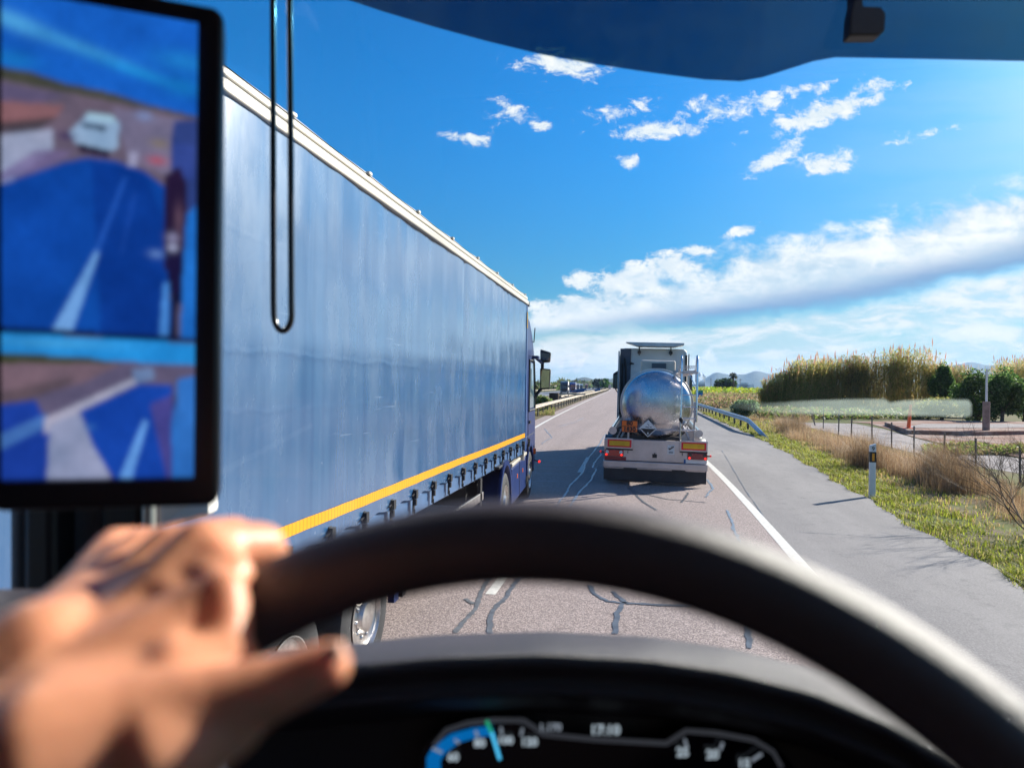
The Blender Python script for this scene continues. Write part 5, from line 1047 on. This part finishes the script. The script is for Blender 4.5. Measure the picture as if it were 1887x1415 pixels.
def screen_image():
    sx = np.linspace(0, 366, 150)[None, :] * np.ones((340, 1)); sy = np.linspace(-20, 890, 340)[:, None] * np.ones((1, 150))
    img = np.zeros((340, 150, 3)); nz = rng.random((340, 150))
    def poly(pts, c_, a=1.0):
        inside = np.zeros(sx.shape, bool); n = len(pts)
        for i in range(n):
            x1, y1 = pts[i]; x2, y2 = pts[(i + 1) % n]; cnd = ((y1 > sy) != (y2 > sy)); xi = (x2 - x1) * (sy - y1) / (y2 - y1 + 1e-9) + x1; inside ^= cnd & (sx < xi)
        img[inside] = img[inside] * (1 - a) + np.array(S(*c_)) * a
    def blob(cx, cy, rx, ry, c_, a=1.0, ang=0.0):
        dx, dy = sx - cx, sy - cy; ca, sa = math.cos(ang), math.sin(ang); q = np.exp(-(((dx * ca + dy * sa) / rx) ** 2 + ((-dx * sa + dy * ca) / ry) ** 2)) * a; img[:] = img * (1 - q[..., None]) + np.array(S(*c_)) * q[..., None]
    poly([(-5, -30), (370, -30), (370, 620), (-5, 620)], (5, 95, 200)); blob(20, 35, 60, 16, (75, 165, 225), .9, .25); blob(130, 62, 110, 12, (55, 150, 215), .8, .22); blob(250, 95, 80, 10, (10, 140, 215), .8, .2); blob(340, 60, 60, 20, (20, 140, 215), .6); blob(20, 105, 40, 16, (10, 130, 210), .7); blob(340, 110, 40, 20, (0, 130, 205), .6)
    poly([(-5, 122), (50, 124), (110, 136), (200, 142), (260, 154), (370, 166), (370, 620), (-5, 620)], (70, 72, 62)); poly([(-5, 145), (60, 150), (200, 158), (370, 170), (370, 620), (-5, 620)], (104, 92, 112))
    poly([(-5, 152), (110, 160), (60, 182), (-5, 190)], (95, 86, 120)); poly([(-5, 185), (110, 178), (95, 205), (-5, 232)], (140, 95, 100), .8); poly([(-5, 225), (100, 200), (60, 235), (-5, 245)], (60, 55, 62), .8); poly([(-5, 248), (90, 225), (90, 262), (-5, 350)], (150, 160, 190)); poly([(60, 268), (130, 262), (90, 290), (-5, 335), (-5, 320)], (120, 105, 150), .8)
    poly([(200, 170), (340, 176), (345, 300), (230, 268)], (116, 110, 140)); poly([(110, 285), (150, 272), (200, 270), (262, 285), (300, 310), (320, 620), (-5, 620), (-5, 340)], (0, 66, 160)); blob(60, 420, 90, 90, (0, 78, 185), .6); blob(250, 560, 80, 60, (0, 42, 120), .6); blob(150, 560, 40, 60, (0, 88, 190), .4); poly([(160, 275), (262, 288), (300, 380), (300, 620), (180, 620)], (0, 50, 140), .7)
    poly([(232, 170 + 80), (250, 250), (245, 280), (228, 278)], (165, 165, 200), .8); blob(285, 262, 18, 8, (180, 70, 90), .8); blob(290, 228, 18, 8, (140, 125, 95), .7); blob(260, 178, 16, 9, (120, 140, 190), .9)
    poly([(150, 190), (195, 184), (212, 198), (210, 245), (196, 256), (130, 246), (118, 228), (140, 205)], (150, 180, 215)); poly([(145, 206), (190, 206), (185, 217), (140, 214)], (30, 55, 80)); poly([(150, 186), (200, 186), (208, 200), (150, 198)], (165, 205, 225), .8); poly([(132, 246), (196, 254), (190, 268), (140, 262)], (35, 20, 50)); blob(115, 235, 18, 8, (50, 35, 90), .8)
    poly([(318, 180), (368, 170), (368, 360), (345, 350), (312, 300), (312, 230)], (45, 65, 130)); 
    for k in range(12): blob(324 + (k % 3) * 14, 232 + (k // 3) * 17, 6, 7, (50, 75, 165), .8)
    poly([(300, 290), (330, 268), (345, 300), (350, 470), (330, 500), (300, 470)], (38, 25, 58)); poly([(300, 440), (345, 430), (345, 540), (318, 540)], (25, 20, 60)); blob(318, 410, 12, 9, (150, 150, 190), .9); blob(318, 430, 10, 7, (170, 180, 220), .9); blob(285, 445, 14, 7, (110, 150, 215), .7); blob(330, 375, 8, 30, (120, 90, 110), .7)
    poly([(345, 360), (368, 340), (368, 620), (335, 620), (338, 500)], (20, 110, 205)); poly([(300, 500), (312, 500), (310, 605), (292, 605)], (70, 140, 220), .9); poly([(316, 520), (330, 520), (328, 605), (314, 605)], (12, 20, 50), .9)
    poly([(168, 448), (176, 450), (125, 605), (88, 605)], (110, 165, 230)); poly([(222, 300), (228, 300), (175, 450), (166, 448)], (30, 90, 190), .8); poly([(240, 330), (246, 330), (220, 450), (214, 450)], (25, 80, 180), .5)
    poly([(-5, 600), (370, 606), (370, 616), (-5, 611)], (8, 20, 60))
    # lower picture
    poly([(-5, 611), (370, 616), (370, 900), (-5, 900)], (95, 88, 118)); poly([(-5, 612), (370, 617), (370, 662), (200, 658), (-5, 655)], (20, 140, 220)); blob(90, 628, 110, 9, (70, 170, 230), .7); poly([(-5, 650), (150, 652), (220, 662), (-5, 670)], (62, 68, 45)); poly([(-5, 668), (220, 662), (150, 700), (-5, 745)], (115, 95, 110)); poly([(-5, 720), (130, 690), (120, 705), (-5, 760)], (80, 70, 80), .7)
    poly([(240, 672), (280, 668), (285, 690), (245, 700)], (110, 135, 180)); poly([(-5, 745), (60, 735), (85, 790), (80, 900), (-5, 900)], (20, 60, 160)); poly([(-5, 800), (80, 760), (80, 785), (-5, 830)], (70, 120, 190), .8); poly([(75, 770), (240, 690), (250, 700), (140, 755), (75, 800)], (170, 170, 195)); poly([(85, 780), (140, 758), (160, 800), (200, 885), (80, 885)], (140, 150, 185))
    poly([(140, 755), (250, 702), (320, 700), (330, 885), (205, 885), (165, 820)], (10, 66, 170)); poly([(262, 770), (272, 775), (240, 885), (215, 885)], (95, 155, 230)); poly([(275, 740), (310, 885), (325, 885), (320, 720)], (95, 70, 110), .5); poly([(330, 690), (370, 680), (370, 900), (322, 900), (318, 780)], (30, 115, 205), .9); blob(325, 730, 7, 25, (50, 40, 60), .7); blob(160, 785, 10, 6, (60, 120, 190), .6)
    poly([(-5, 884), (370, 884), (370, 900), (-5, 900)], (5, 5, 20))
    g_ = img.mean(2, keepdims=True); lf = sum(a_ * np.sin(sx / 366 * f1 + p1) * np.sin(sy / 910 * f2 + p2) for a_, f1, p1, f2, p2 in ((.10, 7, 1, 23, 2), (.07, 17, 0, 41, 1), (.05, 31, 2, 77, 0), (.05, 5, 4, 61, 3))); img[:] = (img * .97 + g_ * .03) * (1 + lf[..., None] * np.array([1.3, 1.0, .8]))
    for _ in range(5):  # the low resolution of the camera picture
        img[1:-1, 1:-1] = (img[1:-1, 1:-1] * 2 + img[:-2, 1:-1] + img[2:, 1:-1] + img[1:-1, :-2] + img[1:-1, 2:]) / 6
    blk = np.kron(rng.random((86, 38)), np.ones((4, 4)))[:340, :150]; return img * (1 + .05 * (nz[..., None] - .5) + .10 * (blk[..., None] - .5)), sx / 366, (890 - sy) / 910
img, ss_, tt_ = screen_image(); Hn, Wn = ss_.shape
u_ = np.linspace(0, 1, Wn); v_ = np.linspace(1, 0, Hn); V = np.array([[MS(a, b, .0015) for a in u_] for b in v_]).reshape(-1, 3)
idx = np.arange(Hn * Wn).reshape(Hn, Wn); F = np.stack([idx[1:, :-1], idx[1:, 1:], idx[:-1, 1:], idx[:-1, :-1]], -1).reshape(-1, 4)
m = bpy.data.materials.new('monitor_picture'); m.use_nodes = True; b = NB(m.node_tree); p = m.node_tree.nodes['Principled BSDF']; at = b.n('ShaderNodeAttribute', attribute_name='tint').outputs['Color']
m.node_tree.links.new(at, p.inputs['Emission Color']); p.inputs['Emission Strength'].default_value = .43; p.inputs['Base Color'].default_value = (.004, .004, .005, 1); p.inputs['Roughness'].default_value = .35; p.inputs['Specular IOR Level'].default_value = .12
mesh_np('screen', V, F, m, MON, img[:-1, :-1].reshape(-1, 3))

# hanging cord loop
mb = MB(); xs1, xs2 = 504, 536
pts = [W(503, -160, .95), W(503, 0, .95), W(503.5, 300, .95), W(504, 560, .95)] + [W(521 - 16.5 * math.cos(a), 578 + 32 * math.sin(a), .95) for a in np.linspace(.1, PI - .1, 10)] + [W(537, 560, .95), W(536, 300, .95), W(534, 0, .95), W(533, -160, .95)]
mb.tube(pts, .0044, 8); tag(mb.build('hanging_cord', mat('cord_rubber', (.008, .008, .012), .25, coat=.5), smooth=180), 'thin black cord loop hanging in front of the windscreen right of the monitor', 'cord')

# steering wheel
SW = empty('steering_wheel', tuple(C0 + CR @ np.array([-.0019, -.267, -.1806])), 'large black leather steering wheel with its lit rim arching across the bottom', 'steering wheel')
swc = C0 + CR @ np.array([-.0019, -.267, -.1806]); e1 = CR @ np.array([-.98893, 0, -.14835]); e2 = CR @ np.array([.06323, .90462, -.42149]); en = CR @ np.array([-.1342, .42621, .89461])
mb = MB(); rows = []; NR = 160
for i in range(NR + 1):
    a = 2 * PI * i / NR; rad = e1 * math.cos(a) + e2 * math.sin(a); rr = .0166
    rows.append([swc + rad * (.225 + rr * math.cos(b_) * (1 - .06 * math.sin(b_) ** 2)) + en * rr * .98 * math.sin(b_) for b_ in np.linspace(0, 2 * PI, 25)])
mb.grid(rows); mb.build('rim', M['leather'], SW, smooth=180)
mb = MB(); mb.lathe([(-.03, .05), (-.01, .078), (.015, .075), (.025, .05), (.028, .001)], swc - en * .03, en, 36); mb.build('hub', M['black_plastic'], SW, smooth=50)
for a in (PI * 1.0 + .15, -.15, PI * 1.5 + .35, PI * 1.5 - .35):
    rad = e1 * math.cos(a) + e2 * math.sin(a); mb = MB(); mb.tube([swc + rad * .05 - en * .03, swc + rad * .14 - en * .022, swc + rad * .222], [.022, .017, .011], 10); mb.build('spoke', M['black_plastic'], SW, smooth=60)

# ------------------------------------------------------------------ driver's left arm and hand
def skin_mat():
    m = mat('skin', (.75, .33, .19), .40, var=.1, vs=30, bump=.12, bs=320); p = m.node_tree.nodes['Principled BSDF']
    p.inputs['Subsurface Weight'].default_value = .35; p.inputs['Subsurface Radius'].default_value = (1, .28, .12); p.inputs['Subsurface Scale'].default_value = .012; return m
hand = MB()
def cap(a, b, r0, r1, n=14):
    """tapered round-ended limb"""
    A = Vector(W(*a)); Bv = Vector(W(*b)); d = (Bv - A).normalized(); L = (Bv - A).length; pr = [(-r0 * math.cos(t), r0 * math.sin(t)) for t in np.linspace(0, PI / 2, 6)]; pr += [(L + r1 * math.sin(t), r1 * math.cos(t)) for t in np.linspace(0, PI / 2, 6)]
    hand.lathe(pr, A, d, n)
def chain(pts, rs):
    for i in range(len(pts) - 1): cap(pts[i], pts[i + 1], rs[i] / 1000, rs[i + 1] / 1000)
wr1, wr2 = (75, 1215, .235), (90, 1330, .22)
chain([(-560, 1640, .20), (-200, 1420, .215), wr1], [36, 30, 21]); chain([(-500, 1900, .17), (-180, 1640, .18), wr2], [38, 33, 23])
chain([wr2, (250, 1150, .255), (372, 1012, .282), (482, 1006, .303), (506, 1062, .326), (470, 1110, .330)], [20, 15.5, 13, 10.8, 9.2, 8])
chain([wr1, (210, 1120, .275), (318, 1016, .300), (430, 990, .325), (462, 1045, .343), (420, 1090, .345)], [19, 14, 12.5, 10.3, 9, 8])
chain([wr1, (180, 1100, .285), (262, 1018, .318), (360, 995, .345), (392, 1050, .36)], [18, 13, 11.5, 9.6, 8.5])
chain([wr1, (150, 1100, .29), (212, 1010, .333), (290, 1000, .358), (320, 1050, .37)], [18, 12, 10.5, 8.8, 8])
chain([wr2, (300, 1190, .243), (398, 1100, .252)], [22, 17, 9]); chain([(120, 1380, .21), (290, 1300, .228), (392, 1235, .240), (415, 1150, .247), (412, 1095, .252)], [26, 21, 15, 9.5, 9])
chain([(100, 1420, .200), (250, 1360, .208), (410, 1300, .213), (520, 1262, .216), (603, 1226, .219)], [27, 20, 13.2, 9.8, 8.3]); chain([(300, 1380, .205), (420, 1335, .211)], [19, 11]); chain([(330, 1260, .228), (430, 1225, .236)], [17, 9.5]); chain([(240, 1130, .262), (335, 1065, .272), (395, 1075, .262)], [14, 12, 9]); chain([(372, 1020, .279), (408, 1085, .262)], [10.5, 8]); chain([(300, 1100, .262), (400, 1160, .246)], [13, 9]); chain([(150, 1250, .24), (330, 1080, .272)], [19, 15]); chain([(200, 1140, .272), (350, 1075, .274)], [16, 12]); chain([(240, 1250, .240), (385, 1150, .250)], [18, 12]); chain([(370, 1010, .282), (430, 1060, .268)], [12, 8.5]); chain([(330, 1090, .272), (400, 1120, .256)], [14, 9.5])
P_arm = hand.build('person', skin_mat(), None)
tag(P_arm, 'bare left forearm and hand of the driver gripping the steering wheel rim', 'person')
q = P_arm.modifiers.new('r', 'REMESH'); q.mode = 'VOXEL'; q.voxel_size = .0021; q.use_smooth_shade = True
q = P_arm.modifiers.new('s', 'SMOOTH'); q.factor = .6; q.iterations = 11
# thumb nail
nc = Vector(W(606, 1194, .2150)); nx = Vector(CR @ np.array([.93, .37, 0])); ny = Vector(CR @ np.array([-.37, .93, 0])); nn = (Vector(CR[:, 2]) * .55 + ny * .75 + nx * .1).normalized(); ny = nn.cross(nx).normalized(); mb = MB(); rows = []
for i in range(7):
    a = (i / 6 - .5) * 2; rows.append([nc + nx * (.0042 * b_) + ny * (.0034 * a * math.sqrt(max(0, 1 - .35 * max(0, b_) ** 2))) - nn * (.0022 * a * a + .0016 * b_ * b_) for b_ in np.linspace(-1, 1, 7)])
mb.grid(rows); mb.build('thumb_nail', mat('nail', (.85, .45, .32), .4, var=.03), P_arm, smooth=180, solid=.0006)
